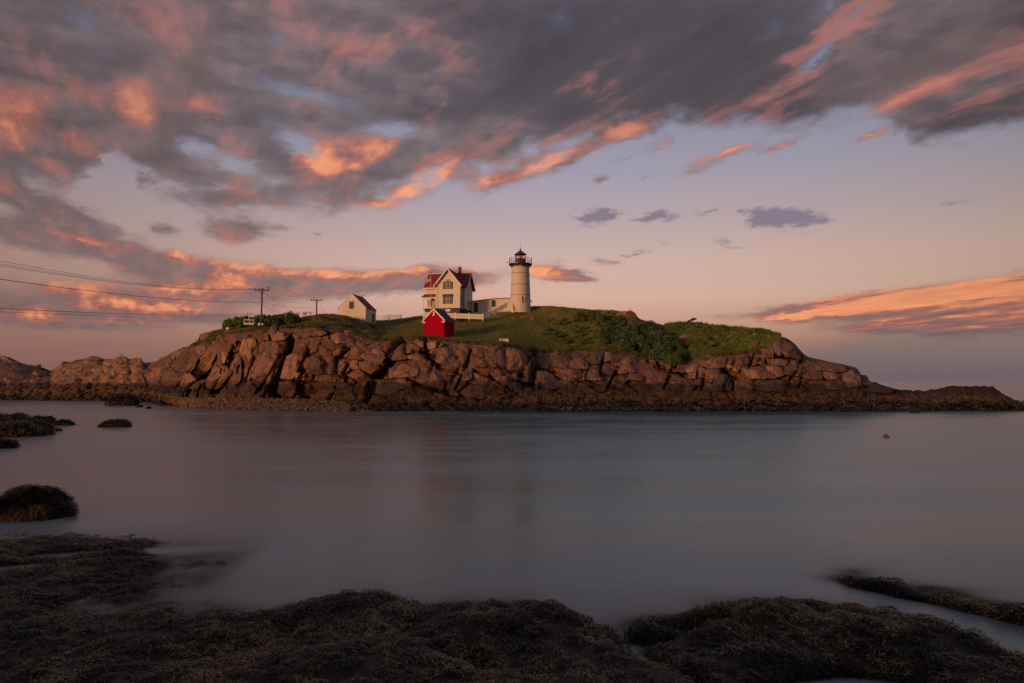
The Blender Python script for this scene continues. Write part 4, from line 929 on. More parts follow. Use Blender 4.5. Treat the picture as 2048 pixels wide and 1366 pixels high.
weed_boulder('weed_boulder', 'broad weedy rock with a lumpy top at the left edge, behind the rounded boulder', -20, 104, 842, 874, 32, nf=4500, fl=.25, fw=.06)
weed_boulder('weed_boulder', 'long low weedy rock touching the back of the broad weedy rock', -60, 70, 826, 858, 42, nf=3000, fl=.25, fw=.07, dy=.6)
weed_boulder('weed_boulder', 'knobbly dark rock end beside the broad weedy rock', 58, 112, 831, 848, 43, nf=900, fl=.25, fw=.07, dy=.6)
weed_boulder('weed_boulder', 'low flat rock just right of the broad weedy rock', 110, 150, 838, 850, 33, nf=900, fl=.2, fw=.06, dy=.7)
weed_boulder('weed_boulder', 'small dark wet rock alone in the water, pointed like a tent', 196, 264, 838, 854, 34, nf=900, fl=.2, fw=.06, dy=.6)
weed_boulder('weed_boulder', 'low dark rock at the left edge between the broad rock and the rounded boulder', -50, 40, 876, 897, 35, nf=900, fl=.25, fw=.07, dy=.7)
weed_boulder('weed_boulder', 'dark weedy rock against the foot of the cliff beside the pebble beach', 208, 278, 786, 811, 36, nf=1500, fl=.4, fw=.14, dy=.7)
weed_boulder('weed_boulder', 'tiny flat rock awash below the broad weedy rock', 102, 126, 855, 862, 37, nf=200, fl=.2, fw=.06, dy=.7)
weed_boulder('weed_boulder', 'small rock awash off the pebble beach, left of its twin', 272, 288, 809, 814.5, 38, nf=150, fl=.2, fw=.06)
weed_boulder('weed_boulder', 'small rock awash off the pebble beach, right of its twin', 294, 305, 812, 817, 39, nf=120, fl=.2, fw=.06)
weed_boulder('weed_boulder', 'small dark rock awash off the low reef at far right', 1818, 1836, 819, 825, 40, nf=150, fl=.2, fw=.06)
weed_boulder('weed_boulder', 'low black rock at the right edge beyond the reef', 2010, 2080, 811, 821, 41, nf=300, fl=.3, fw=.08, dy=.5)

# ================================================================ lighthouse
C0 = P(1041, 613, 152.0)
lh = empty('lighthouse', C0, 0, 'round white lighthouse tower with black gallery and lantern on the hilltop', 'lighthouse')
tw = MB(); tw.lathe([(2.30, -1.5), (2.28, 0), (2.21, 2.43), (2.24, 2.44), (2.24, 2.50), (2.19, 2.52), (2.12, 4.83), (2.15, 4.84), (2.15, 4.90), (2.10, 4.92), (2.03, 7.33), (2.06, 7.34), (2.06, 7.40), (2.01, 7.42), (1.97, 8.83), (2.0, 8.84), (2.0, 8.9), (1.96, 8.92), (1.96, 9.3)], 64).build('tower_wall', MAT['tower'], lh, True)
for z, r0_ in ((2.38, 2.245), (4.78, 2.155), (7.28, 2.065), (8.79, 2.005)): MB().lathe([(r0_ - .05, z), (r0_, z), (r0_, z + .09), (r0_ - .05, z + .09)], 64).build('seam', MAT['wood'], lh, True)
MB().lathe([(1.97, 9.0), (2.1, 9.08), (2.45, 9.3), (2.62, 9.36), (2.62, 9.56), (2.5, 9.58), (0.1, 9.6)], 48).build('gallery', MAT['iron'], lh, True)
for k in range(12):
    a = 2 * math.pi * (k + .3) / 12; ca, sa = math.cos(a), math.sin(a)
    MB().tube((2.0 * ca, 2.0 * sa, 8.75), (2.45 * ca, 2.45 * sa, 9.33), .07, n=6).build('bracket', MAT['iron'], lh)
    MB().tube((2.55 * ca, 2.55 * sa, 9.55), (2.55 * ca, 2.55 * sa, 10.85), .05, .04, n=6).tube((2.55 * ca, 2.55 * sa, 10.85), (2.55 * ca, 2.55 * sa, 10.98), .08, .02, n=6).build('railing_post', MAT['iron'], lh)
for z in (9.9, 10.2, 10.5, 10.78):
    rl = MB()
    for k in range(36):
        a, c_ = 2 * math.pi * k / 36, 2 * math.pi * (k + 1) / 36
        rl.tube((2.55 * math.cos(a), 2.55 * math.sin(a), z), (2.55 * math.cos(c_), 2.55 * math.sin(c_), z), .022, n=4, caps=False)
    rl.build('rail', MAT['iron'], lh)
MB().lathe([(1.22, 9.56), (1.22, 10.6), (1.28, 10.62), (1.28, 10.7), (.2, 10.7)], 10).build('lantern_wall', MAT['iron'], lh)
for k in range(10):
    a = 2 * math.pi * k / 10; c_ = 2 * math.pi * (k + 1) / 10; r_ = 1.19
    MB().tube((r_ * math.cos(a), r_ * math.sin(a), 10.68), (r_ * math.cos(a), r_ * math.sin(a), 11.75), .045, n=6).build('mullion', MAT['iron'], lh)
    pa = MB(); pa.add([(r_ * .985 * math.cos(a), r_ * .985 * math.sin(a), 10.7), (r_ * .985 * math.cos(c_), r_ * .985 * math.sin(c_), 10.7), (r_ * .985 * math.cos(c_), r_ * .985 * math.sin(c_), 11.7), (r_ * .985 * math.cos(a), r_ * .985 * math.sin(a), 11.7)], [(0, 1, 2, 3)]); pa.build('pane', MAT['glass'], lh)
MB().lathe([(1.36, 11.66), (1.38, 11.74), (.95, 12.05), (.42, 12.5), (.14, 12.62), (.12, 12.72), (.2, 12.82), (.21, 12.92), (.13, 13.04), (.02, 13.1)], 20).build('lantern_roof', MAT['iron'], lh, True)
MB().tube((0, 0, 13.05), (0, 0, 14.4), .028, .012, n=5).build('lightning_rod', MAT['iron'], lh)
MB().lathe([(.05, 10.65), (.24, 10.75), (.30, 11.1), (.24, 11.5), (.05, 11.62)], 16).build('lamp', MAT['lampred'], lh, True)
wroot = MB()
fr = MB().box(-.36, .36, -2.36, -2.12, .48, .60).box(-.36, -.26, -2.33, -2.12, .60, 1.85).box(.26, .36, -2.33, -2.12, .60, 1.85).prism([(-.50, 1.62), (-.46, 1.98), (-.25, 2.16), (0, 2.22), (.25, 2.16), (.46, 1.98), (.50, 1.62), (.38, 1.62), (.36, 1.85), (.2, 2.0), (-.2, 2.0), (-.36, 1.85), (-.38, 1.62)], 'y', -2.38, -2.12).build('window', MAT['trim'], lh, rz=R(13))
MB().box(-.26, .26, -2.27, -2.12, .60, 2.0).build('pane', MAT['glassdark'], fr)
MB().box(-.02, .02, -2.295, -2.26, .60, 1.9).box(-.26, .26, -2.30, -2.262, 1.2, 1.25).build('glazing_bar', MAT['trim'], fr)
MB().lathe([(.01, -.08), (.13, -.08), (.13, .08), (.01, .08)], 10).build('vent', MAT['iron'], lh, loc=(.84, -1.83, 8.75))
MB().box(2.1, 2.65, -.1, .1, 1.25, 1.36).box(2.35, 2.55, -.1, .1, .95, 1.25).build('wall_lamp', MAT['iron'], lh)
MB().tube((-2.55, -.3, 9.95), (-3.0, -.35, 9.95), .04, n=5).box(-3.1, -2.9, -.45, -.25, 9.85, 10.05).build('fog_horn', MAT['iron'], lh)

# ================================================================ keeper's house
HO = P(872, 616.5, 147.0)
hs = empty('keeper_house', HO, R(-11), 'two storey white house with red gable roofs, chimney and arched porch', 'house')
XL, XR, YF, YB = -2.9, 6.0, 2.2, 8.3
MB().prism([(YF, 0), (YB, 0), (YB, 5.0), ((YF + YB) / 2, 8.05), (YF, 5.0)], 'x', XL, XR).build('wall', MAT['white'], hs, loc=None)
MB().prism([(0, 0), (5.3, 0), (5.3, 5.25), (2.65, 8.45), (0, 5.25)], 'y', 0, 5.0).build('gable_wall', MAT['white'], hs)
MB().box(XL + .05, XR - .05, YF - .0, YB - .05, -3.4, -.004).box(.05, 5.25, .05, YF, -3.4, -.004).box(XL + .05, .05, .9, YF, -3.4, -.25).build('foundation', MAT['found'], hs)
MB().box(2.2, 3.2, -.03, .2, -.75, -.25).build('cellar_window', MAT['trim'], hs)
ym = (YF + YB) / 2
def roofslab(a, c_, x0, x1, axis, th=.14):
    (u0, w0), (u1, w1) = a, c_
    return [(u0, w0), (u1, w1), (u1, w1 + th * 1.4), (u0, w0 + th * 1.4)]
r_ = MB()
r_.prism(roofslab((YF - .5, 4.60), (ym + .0, 8.16), 0, 0, 'x'), 'x', XL - .55, XR + .55).prism(roofslab((YB + .5, 4.60), (ym + .001, 8.16), 0, 0, 'x'), 'x', XL - .55, XR + .55).build('roof', MAT['roofred'], hs)
r_ = MB()
r_.prism(roofslab((-.5, 4.66), (2.65, 8.52), 0, 0, 'y'), 'y', -.55, 5.3).prism(roofslab((5.8, 4.66), (2.651, 8.52), 0, 0, 'y'), 'y', -.55, 5.3).build('gable_roof', MAT['roofred'], hs)
def rake(u0, w0, u1, w1, th, d0, d1, axis, name='bargeboard', mat='trim'):
    return MB().prism([(u0, w0), (u1, w1), (u1, w1 - th), (u0, w0 - th)], axis, d0, d1).build(name, MAT[mat], hs)
rake(-.5, 4.84, 2.65, 8.70, .36, -.60, -.552, 'y'); rake(5.8, 4.84, 2.65, 8.70, .36, -.60, -.552, 'y')
rake(YF - .5, 4.78, ym, 8.34, .32, XR + .552, XR + .60, 'x'); rake(YB + .5, 4.78, ym, 8.34, .32, XR + .552, XR + .60, 'x')
for s_ in (-1, 1):
    for k in range(13):
        t = (k + .5) / 13; u = 2.65 + s_ * 3.05 * (1 - t); w_ = 4.84 + (8.70 - 4.84) * t - .34
        MB().prism([(u - .09, w_ + .12), (u + .09, w_ + .12), (u + .06, w_ - .06), (u, w_ - .12), (u - .06, w_ - .06)], 'y', -.592, -.556).build('scallop', MAT['trim'], hs)
MB().box(XL - .5, XR + .5, ym - .06, ym + .06, 8.33, 8.43).build('ridge_cap', MAT['trim'], hs)
MB().box(XL - .5, -.35, YF - .62, YF - .5, 4.50, 4.74).build('eave_board', MAT['trim'], hs)
ch = MB().box(3.55, 4.15, ym - .3, ym + .3, 7.6, 9.5).box(3.48, 4.22, ym - .37, ym + .37, 9.45, 9.62).build('chimney', MAT['brick'], hs)
MB().lathe([(.14, 9.6), (.12, 9.9), (.02, 9.9)], 10, c=(3.85, ym)).build('flue', MAT['brick'], ch)
MB().box(-.06, .06, -.022, -.001, 0, 5.2).build('corner_board', MAT['trim'], hs); MB().box(5.24, 5.36, -.022, -.001, 0, 5.2).build('corner_board', MAT['trim'], hs)
def front_window(xc, z0, z1, stepped):
    w_ = 1.08
    fr = MB()
    if stepped: fr.prism([(-w_, z0), (w_, z0), (w_, z1 - .45), (.48, z1 - .45), (.48, z1), (-.48, z1), (-.48, z1 - .45), (-w_, z1 - .45)], 'y', -.07, -.003)
    else: fr.box(-w_, w_, -.07, -.003, z0, z1).box(-w_ - .1, w_ + .1, -.10, -.072, z1 - .55, z1 - .02)
    f_ = fr.build('window', MAT['darktrim'], hs, loc=(xc, 0, 0))
    MB().box(-.38, .38, -.10, -.072, z0 + .14, z1 - .16).build('sash', MAT['trim'], f_)
    MB().box(-.30, .30, -.112, -.101, z0 + .21, z1 - .23).build('pane', MAT['glassdark'], f_)
    gb = MB().box(-.29, .29, -.125, -.113, (z0 + z1) / 2 - .03, (z0 + z1) / 2 + .03).box(-.015, .015, -.125, -.113, z0 + .18, (z0 + z1) / 2 - .03).box(-.015, .015, -.125, -.113, (z0 + z1) / 2 + .03, z1 - .2); gb.build('glazing_bar', MAT['trim'], f_)
    zt = z1 - .6 if stepped else z1 - .12
    for s_ in (-1, 1):
        MB().box(min(s_ * .50, s_ * .90), max(s_ * .50, s_ * .90), -.10, -.072, z0 + .16, zt - .05).build('side_light', MAT['shutter'], f_)
        MB().box(min(s_ * .66, s_ * .79), max(s_ * .66, s_ * .79), -.112, -.101, z0 + .2, zt - .1).build('louvre', MAT['darktrim'] if not stepped else MAT['found'], f_)
front_window(2.65, 4.15, 6.15, True); front_window(2.65, .92, 3.0, False)
def side_window(x, yc, zc, h, w=.62):
    f_ = MB().box(x + .003, x + .07, yc - w / 2 - .16, yc + w / 2 + .16, zc - h / 2 - .12, zc + h / 2 + .14).build('window', MAT['darktrim'], hs)
    MB().box(x + .072, x + .1, yc - w / 2, yc + w / 2, zc - h / 2, zc + h / 2).build('sash', MAT['trim'], f_)
    MB().box(x + .101, x + .11, yc - w / 2 + .08, yc + w / 2 - .08, zc - h / 2 + .07, zc - .04).box(x + .101, x + .11, yc - w / 2 + .08, yc + w / 2 - .08, zc + .04, zc + h / 2 - .07).build('pane', MAT['glassdark'], f_)
side_window(XR, 4.9, 4.2, 1.8); side_window(XR, 4.9, 1.6, 1.5); side_window(5.3, 1.1, 1.7, 1.9, .5)
MB().tube((5.55, 2.12, 0), (5.55, 2.12, 4.9), .05, n=6).build('downpipe', MAT['iron'], hs)
# porch
MB().prism([(.1, 2.45), (YF - .004, 3.25), (YF - .004, 3.40), (.1, 2.58)], 'x', XL - .45, -.01).build('porch_roof', MAT['roofred'], hs)
MB().box(XL - .4, -.02, .12, .22, 2.28, 2.47).build('porch_beam', MAT['trim'], hs)
MB().box(XL - .1, -.02, .2, YF - .01, -.2, -.02).build('porch_deck', MAT['darktrim'], hs)
px_ = [XL + .0, -1.5, -.12]
for x in px_: MB().box(x - .07, x + .07, .2, .34, 0, 2.28).build('porch_post', MAT['trim'], hs)
for a, c_ in zip(px_, px_[1:]):
    br = MB(); n_ = 8; x0, x1 = a + .07, c_ - .07; xm = (x0 + x1) / 2; hw = (x1 - x0) / 2
    arc = [(xm + hw * math.cos(math.pi * k / n_), 1.65 + .55 * math.sin(math.pi * k / n_)) for k in range(n_ + 1)]
    br.prism([(x1, 2.279)] + [(u, w_) for u, w_ in arc] + [(x0, 2.279)], 'y', .24, .28); br.build('porch_arch', MAT['trim'], hs)
MB().box(-1.0, -.25, YF - .06, YF - .003, 0, 2.1).build('door', MAT['darktrim'], hs)
MB().box(XL + .5, XL + 1.2, YF - .06, YF - .003, .7, 2.1).build('window', MAT['glassdark'], hs)
MB().box(XL + .08, -1.57, .25, .29, .82, .88).box(XL + .08, -1.57, .25, .29, .2, .25).build('porch_rail', MAT['trim'], hs)

# ================================================================ covered way between house and tower
A = P(943, 624, 152.3); B = P(1021.5, 612, 151.6); dv = B - A; Lw = math.hypot(dv.x, dv.y); an = math.atan2(dv.y, dv.x)
cw = empty('covered_way', (A.x, A.y, A.z), an, 'long low white passage with two dark openings joining house and lighthouse', 'building')
zt0 = P(943, 603.2, 152.3).z - A.z; ztm = P(992, 597.6, 152).z - A.z; zt1 = P(1021, 596.6, 151.6).z - A.z; um = Lw * 49 / 78.5; zb1 = B.z - A.z
MB().prism([(0, -1.2), (Lw, zb1 - 1.2), (Lw, zt1), (um, ztm), (0, zt0)], 'y', 0, 2.2).build('wall', MAT['white'], cw)
MB().prism([(-.1, zt0 + .004), (um, ztm + .004), (Lw, zt1 + .004), (Lw, zt1 + .14), (um, ztm + .14), (-.1, zt0 + .14)], 'y', -.15, 2.35).build('roof', MAT['roofred'], cw)
k_ = Lw / 78.5
MB().box(5 * k_, 13 * k_, -.05, -.002, .0, 2.05).build('door', MAT['green'], cw)
f_ = MB().box(39.6 * k_, 49.2 * k_, -.06, -.002, 1.05, 2.72).build('window', MAT['trim'], cw)
MB().box(40.4 * k_, 48.2 * k_, -.09, -.061, 1.12, 2.66).build('shutter', MAT['green'], f_)
MB().box(Lw - 2.2 * k_, Lw - 1.9 * k_, -.03, -.002, zb1 - .5, zt1 - .02).build('corner_board', MAT['trim'], cw)

# ================================================================ red shed
Yg = island.Y(866, 671.5); mp = Yg / FPX
so = P(847, 672.0, Yg)
sd = empty('red_shed', so, R(-19), 'bright red wooden shed with dark roof and white gable trim on the lawn', 'shed')
Ws = 40.5 * mp / .903; Ds = 21.5 * mp / .43; ze = 31.5 * mp; zp = 53.0 * mp
MB().prism([(0, -1.0), (Ws, -1.0), (Ws, ze), (Ws / 2, zp - .08), (0, ze)], 'y', 0, Ds).build('wall', MAT['red'], sd)
sl_ = (zp - ze) / (Ws / 2)
ov = .22
MB().prism([(-ov, ze - ov * sl_ + .02), (Ws / 2, zp + .02), (Ws / 2, zp + .14), (-ov, ze - ov * sl_ + .14)], 'y', -.12, Ds + .12).prism([(Ws + ov, ze - ov * sl_ + .02), (Ws / 2 + .001, zp + .02), (Ws / 2 + .001, zp + .14), (Ws + ov, ze - ov * sl_ + .14)], 'y', -.12, Ds + .12).build('roof', MAT['roofdark'], sd)
for s_ in (0, 1):
    u0 = -ov - .02 if s_ == 0 else Ws + ov + .02
    MB().prism([(u0, ze - ov * sl_ + .16), (Ws / 2, zp + .18), (Ws / 2, zp - .14), (u0, ze - ov * sl_ - .14)], 'y', -.17, -.122).build('bargeboard', MAT['trim'], sd)
    x0, x1 = (-ov, .42) if s_ == 0 else (Ws - .42, Ws + ov)
    MB().box(x0, x1, -.165, -.002, ze - ov * sl_ - .30, ze - ov * sl_ - .10).build('cornice_return', MAT['trim'], sd)
MB().box(Ws + .003, Ws + .06, 0, Ds, ze - .25, ze - .05).build('fascia', MAT['trim'], sd)
MB().box(Ws / 2 - .11, Ws / 2 + .13, -.035, -.002, zp - 1.18, zp - .45).box(Ws / 2 - .26, Ws / 2 - .11, -.035, -.002, zp - 1.18, zp - 1.02).build('emblem', MAT['trim'], sd)
MB().box(0, .1, -.03, -.002, -.3, ze).build('corner_board', MAT['red'], sd); MB().box(Ws - .1, Ws, -.03, -.002, -.3, ze).build('corner_board', MAT['red'], sd)
dr = MB().box(Ws * .30, Ws * .72, -.035, -.002, .1, 2.05 * mp / .0915).build('door', MAT['red'], sd)
MB().box(Ws * .30, Ws * .31, -.055, -.036, .1, 2.0).box(Ws * .505, Ws * .515, -.055, -.036, .1, 2.0).box(Ws * .71, Ws * .72, -.055, -.036, .1, 2.0).build('batten', MAT['red'], dr)

# ================================================================ small white outbuilding
Yo = 144.0; mp = Yo / FPX; oo = P(675, 637, Yo)
ob = empty('white_outbuilding', oo, R(-10), 'small white gabled building with dark red roof behind the rock mound', 'building')
Wo = 54.5 * mp / .917; Do = 22.5 * mp / .40; ze = 20.5 * mp; zp = 48.5 * mp
MB().prism([(0, -2.0), (Wo, -2.0), (Wo, ze), (Wo / 2, zp), (0, ze)], 'y', 0, Do).build('wall', MAT['white'], ob)
sl_ = (zp - ze) / (Wo / 2); ov = .12
MB().prism([(-ov, ze - ov * sl_ + .02), (Wo / 2, zp + .02), (Wo / 2, zp + .13), (-ov, ze - ov * sl_ + .13)], 'y', -.02, Do + .15).prism([(Wo + ov, ze - ov * sl_ + .02), (Wo / 2 + .001, zp + .02), (Wo / 2 + .001, zp + .13), (Wo + ov, ze - ov * sl_ + .13)], 'y', -.02, Do + .15).build('roof', MAT['roofred'], ob)
for s_ in (0, 1):
    u0 = -ov if s_ == 0 else Wo + ov
    MB().prism([(u0, ze - ov * sl_ + .14), (Wo / 2, zp + .15), (Wo / 2, zp - .02), (u0, ze - ov * sl_ - .03)], 'y', -.07, -.022).build('bargeboard', MAT['trim'], ob)
f_ = MB().box(Wo * .40, Wo * .59, -.04, -.002, 1.95, 3.65).build('window', MAT['trim'], ob); MB().box(Wo * .412, Wo * .578, -.06, -.041, 2.02, 3.58).build('shutter', MAT['green'], f_)
f_ = MB().box(Wo + .002, Wo + .05, Do * .58, Do * .82, -.55, 1.45).build('door', MAT['trim'], ob); MB().box(Wo + .051, Wo + .07, Do * .60, Do * .80, -.5, 1.38).build('door_panel', MAT['green'], f_)

# ================================================================ fences
def fence(name, label, path, hgt, spacing, postgap, rails, pick=True, group=None):
    """path: world points along the ground"""
    root = empty(name, path[0], 0, label, 'fence', group); o0 = Vector(path[0])
    pk_ = MB()
    for a, c_ in zip(path, path[1:]):
        a = Vector(a) - o0; c_ = Vector(c_) - o0; d = c_ - a; L = math.hypot(d.x, d.y); n_ = max(1, round(L / postgap)); pr = Vector((-d.y, d.x, 0)).normalized()
        for rz_ in rails: 
            MB().tube(a + Vector((0, 0, rz_)) + pr * .05, c_ + Vector((0, 0, rz_)) + pr * .05, .065, n=4).build('rail', MAT['fencep'], root)
        for k in range(n_ + 1):
            if k == n_ and c_ != Vector(path[-1]) - o0: continue
            q_ = a + d * (k / n_)
            MB().box(-.07, .07, -.07, .07, -.3, hgt + .12).box(-.09, .09, -.09, .09, hgt + .121, hgt + .17).build('post', MAT['fencep'], root, loc=q_ + pr * .05)
        if pick:
            m_ = int(L / spacing)
            for k in range(m_):
                q_ = a + d * ((k + .5) / m_); w_ = spacing * .34; e1 = d.normalized() * w_; e1.z = 0; th = pr * -.02
                v = []
                for dd_ in (Vector((0, 0, 0)), th):
                    v += [q_ - e1 + dd_ + Vector((0, 0, .04)), q_ + e1 + dd_ + Vector((0, 0, .04)), q_ + e1 + dd_ + Vector((0, 0, hgt - .06)), q_ + dd_ + Vector((0, 0, hgt)), q_ - e1 + dd_ + Vector((0, 0, hgt - .06))]
                pk_.add(v, [(0, 1, 2, 3, 4), (9, 8, 7, 6, 5)] + [(i, i + 5, (i + 1) % 5 + 5, (i + 1) % 5) for i in range(5)])
    if pick: tag(pk_.build('picket', MAT['fencep'], root), kind='stuff')
    return root
def fp(px, py, Y): return tuple(P(px, py, Y))
fence('picket_fence', 'white picket fence across the lawn and up the slope to the tower', [fp(846, 634.5, 144), fp(910, 637.0, 142.8), fp(966.5, 639.2, 142), fp(990, 628, 145.5), fp(1014, 614.6, 149)], 1.15, .21, 2.6, (.3, .9))
fence('rail_fence', 'short white rail fence on the skyline right of the outbuilding', [fp(756, 641.5, 156), fp(778, 640, 155), fp(802, 638.5, 154)], 1.0, .2, 2.2, (.35, .68, 1.0), pick=False)

# ================================================================ flagpole and flag
fo = P(861, 634, 145.6); zt = P(861, 551, 145.6).z - fo.z
fg = empty('flagpole', fo, R(-8), 'slim white flagpole in front of the porch', 'flagpole')
MB().tube((0, 0, -.5), (0, 0, zt), .065, .04, n=8).build('pole', MAT['trim'], fg, True); MB().lathe([(.01, zt), (.09, zt + .07), (.01, zt + .16)], 10).build('finial', MAT['trim'], fg, True)
m, T, b, o = material('flag_cloth'); uvn = T.n('ShaderNodeUVMap').outputs[0]; sp = T.n('ShaderNodeSeparateXYZ'); T.put(sp.inputs[0], uvn); u, v = sp.outputs[0], sp.outputs[1]
st = T.m('GREATER_THAN', T.m('FRACT', T.m('MULTIPLY', v, 6.5)), .5); c = T.mix(st, c3(.42, .03, .03), c3(.6, .55, .52)); cant = T.m('MULTIPLY', T.m('LESS_THAN', u, .42), T.m('GREATER_THAN', v, .46))
vo = T.n('ShaderNodeTexVoronoi'); T.put(vo.inputs['Vector'], T.mapping(uvn, scale=(14, 11, 1))); vo.inputs['Scale'].default_value = 1.0; vo.inputs['Randomness'].default_value = .0
stars = T.m('LESS_THAN', vo.outputs['Distance'], .2)
c = T.mix(cant, c, T.mix(stars, c3(.035, .045, .11), c3(.6, .58, .55))); T.put(b.inputs['Base Color'], c); b.inputs['Roughness'].default_value = .8; MAT['flag'] = m
fv = []; ff = []; uvs = []; nu, nv = 16, 10; fl_, fh = 1.35, .85
for j in range(nv + 1):
    for i in range(nu + 1):
        t, w_ = i / nu, j / nv; ang = .55
        fv.append((-.05 - t * fl_ * math.cos(ang), .12 * math.sin(t * 9 + w_ * 2) * t, zt - .25 - fh * (1 - w_) - t * fl_ * math.sin(ang) * (.9 + .2 * w_))); uvs.append((t, w_))
for j in range(nv):
    for i in range(nu): a = j * (nu + 1) + i; ff.append((a, a + 1, a + nu + 2, a + nu + 1))
fm = mesh_from('flag', fv, ff, MAT['flag'], True); ul = fm.uv_layers.new(name='UVMap')
for lp in fm.loops: ul.data[lp.index].uv = uvs[lp.vertex_index]
fl = link('flag', fm, None, fo, R(-8)); tag(fl, 'striped flag with blue starred corner drooping from the pole before the house', 'flag')

# ================================================================ utility poles, wires, cable basket
def upole(px, py, Y, ht, arm, rot, label, extra):
    o_ = P(px, py, Y); r = empty('utility_pole', o_, rot, label, 'utility pole', 'wooden utility poles on the island')
    MB().tube((0, 0, -1), (0, 0, ht), .17, .12, n=10).build('pole', MAT['wood'], r, True)
    MB().box(-arm / 2, arm / 2, -.22, -.10, ht - .42, ht - .24).build('crossarm', MAT['wood'], r)
    for s_ in (-1, 1):
        MB().tube((0, -.16, ht - 1.25), (s_ * .62, -.16, ht - .40), .035, n=5).build('brace', MAT['wood'], r)
    for x in extra: MB().lathe([(.03, ht - .24), (.10, ht - .16), (.06, ht - .08), (.09, ht - .02), (.02, ht + .02)], 8, c=(x, -.16)).build('insulator', MAT['ceramic'], r)
    return r, o_
YP = island.Y(524, 657); mpx = YP / FPX
u1, o1 = upole(522.5, 657, YP, 80.5 * mpx, 30 * mpx, R(4), 'tall utility pole with grey boxes at its foot, by the dark bushes', (-1.25, -.42, .35, 1.25))
MB().box(-.55, -.12, -.35, .05, .55, 1.05).box(.12, .42, -.3, .0, .62, .98).build('equipment_box', MAT['fencep'], u1)
MB().tube((.0, -.2, 0), (.0, -.2, 2.4), .06, n=6).build('conduit', MAT['shutter'], u1)
YP2 = 153.0; m2 = YP2 / FPX
u2, o2 = upole(633, 634, YP2, 31.5 * m2 + .6, 24.5 * m2, R(3), 'shorter utility pole on the skyline behind the rocky mound', (-1.2, 1.2))
def catenary(name, a, c_, sag, label, r=.022, n_=36, group='overhead wires to the island'):
    a = Vector(a); c_ = Vector(c_); mb = MB(); pts_ = []
    for k in range(n_ + 1):
        t = k / n_; q_ = a + (c_ - a) * t; q_.z -= sag * 4 * t * (1 - t); pts_.append(q_ - a)
    for p_, q_ in zip(pts_, pts_[1:]): mb.tube(p_, q_, r, n=4, caps=False)
    o_ = mb.build(name, MAT['wire'], None, loc=a); tag(o_, label, 'wire', group); return o_
ht1 = 80.5 * mpx; tp = o1 + Vector((0, -.16, ht1))
YL = 46.0
def pl(px, py): return P(px, py, YL)
LP = [(tp + Vector((-1.25, 0, 0)), pl(-230, 476), 'uppermost of the three thin wires on the crossarm, at left'), (tp + Vector((-.42, 0, 0)), pl(-230, 485), 'middle of the three thin wires on the crossarm, at left'), (tp + Vector((.35, 0, 0)), pl(-230, 491), 'lowest of the three thin wires on the crossarm, at left')]
for a, c_, lb in LP: catenary('wire', a, c_, 1.3, lb, .020)
catenary('wire', o1 + Vector((-.1, -.1, P(522, 604, YP).z - o1.z)), pl(-230, 524), .9, 'thicker black cable meeting the tall pole halfway up', .033)
mpole = P(-234, 470, YL); mz = 1.6
r = empty('utility_pole', (mpole.x, mpole.y, mz), R(20), 'mainland utility pole that carries the wires, left of the view', 'utility pole', 'wooden utility poles on the island')
MB().tube((0, 0, -1), (0, 0, mpole.z - mz + .3), .18, .13, n=10).build('pole', MAT['wood'], r, True); MB().box(-1.4, 1.4, -.1, .1, mpole.z - mz - .1, mpole.z - mz + .1).build('crossarm', MAT['wood'], r)
carp = P(498, 627.5, YP - 2.5)
lowA = P(521, 631.5, YP - .2)
catenary('wire', carp + Vector((.0, 0, 0)), pl(-230, 602), .55, 'upper cable of the white basket, running off to the left', .030)
catenary('wire', carp + Vector((0, .15, -.30)), pl(-230, 612), .5, 'lower, thinner cable of the white basket, running off to the left', .018)
catenary('wire', carp, lowA, .05, 'short cable from the white basket to the tall pole', .03, 8)
tp2 = o2 + Vector((0, -.16, 31.5 * m2 + .6))
for k, (a, c_, s_, lb) in enumerate([(tp + Vector((1.25, 0, 0)), tp2 + Vector((-1.2, 0, 0)), .5, 'highest wire between the two poles'), (tp + Vector((.35, 0, -.2)), tp2 + Vector((-1.2, 0, -.1)), 1.0, 'second wire between the two poles, sagging a little more'),
      (tp + Vector((-.42, 0, -.3)), tp2 + Vector((-.4, 0, -.25)), 1.4, 'third wire between the two poles'), (o1 + Vector((.1, 0, P(525, 604, YP).z - o1.z)), tp2 + Vector((0, 0, -1.9)), .5, 'black cable sagging between the two poles at half height'),
      (o1 + Vector((.1, 0, P(525, 609, YP).z - o1.z)), P(582, 632, YP + 12), .3, 'black cable dropping from the tall pole into the bushes'), (o1 + Vector((.1, 0, P(527, 583, YP).z - o1.z)), P(598, 632, YP + 10), .1, 'straight guy wire from the pole top to the ground by the bare shrub'),
      (tp2 + Vector((.5, 0, -.6)), P(655, 632, YP2 - 2), .1, 'faint guy wire right of the shorter pole')]):
    catenary('wire', a, c_, s_, lb, .018 if k != 3 else .026, 24, 'wires between the poles')
cb = empty('cable_basket', carp, R(18), 'white cable basket with open sides hanging from the wires in front of the bushes', 'cable car')
MB().tube((0, 0, .05), (0, 0, -1.1), .05, n=6).tube((-.25, 0, -.1), (0, 0, -.75), .03, n=5).tube((.25, 0, -.1), (0, 0, -.75), .03, n=5).build('hanger', MAT['fencep'], cb)
for s_ in (-1, 1):
    MB().tube((s_ * .25, -.04, .0), (s_ * .25, .04, .0), .13, n=12).build('pulley', MAT['shutter'], cb)
bk = MB(); w_, d_ = .88, .5; zt_, zb_ = -1.12, -2.10
bk.box(-w_, w_, -d_, d_, zt_ - .14, zt_).box(-w_, w_, -d_, d_, zb_, zb_ + .09)
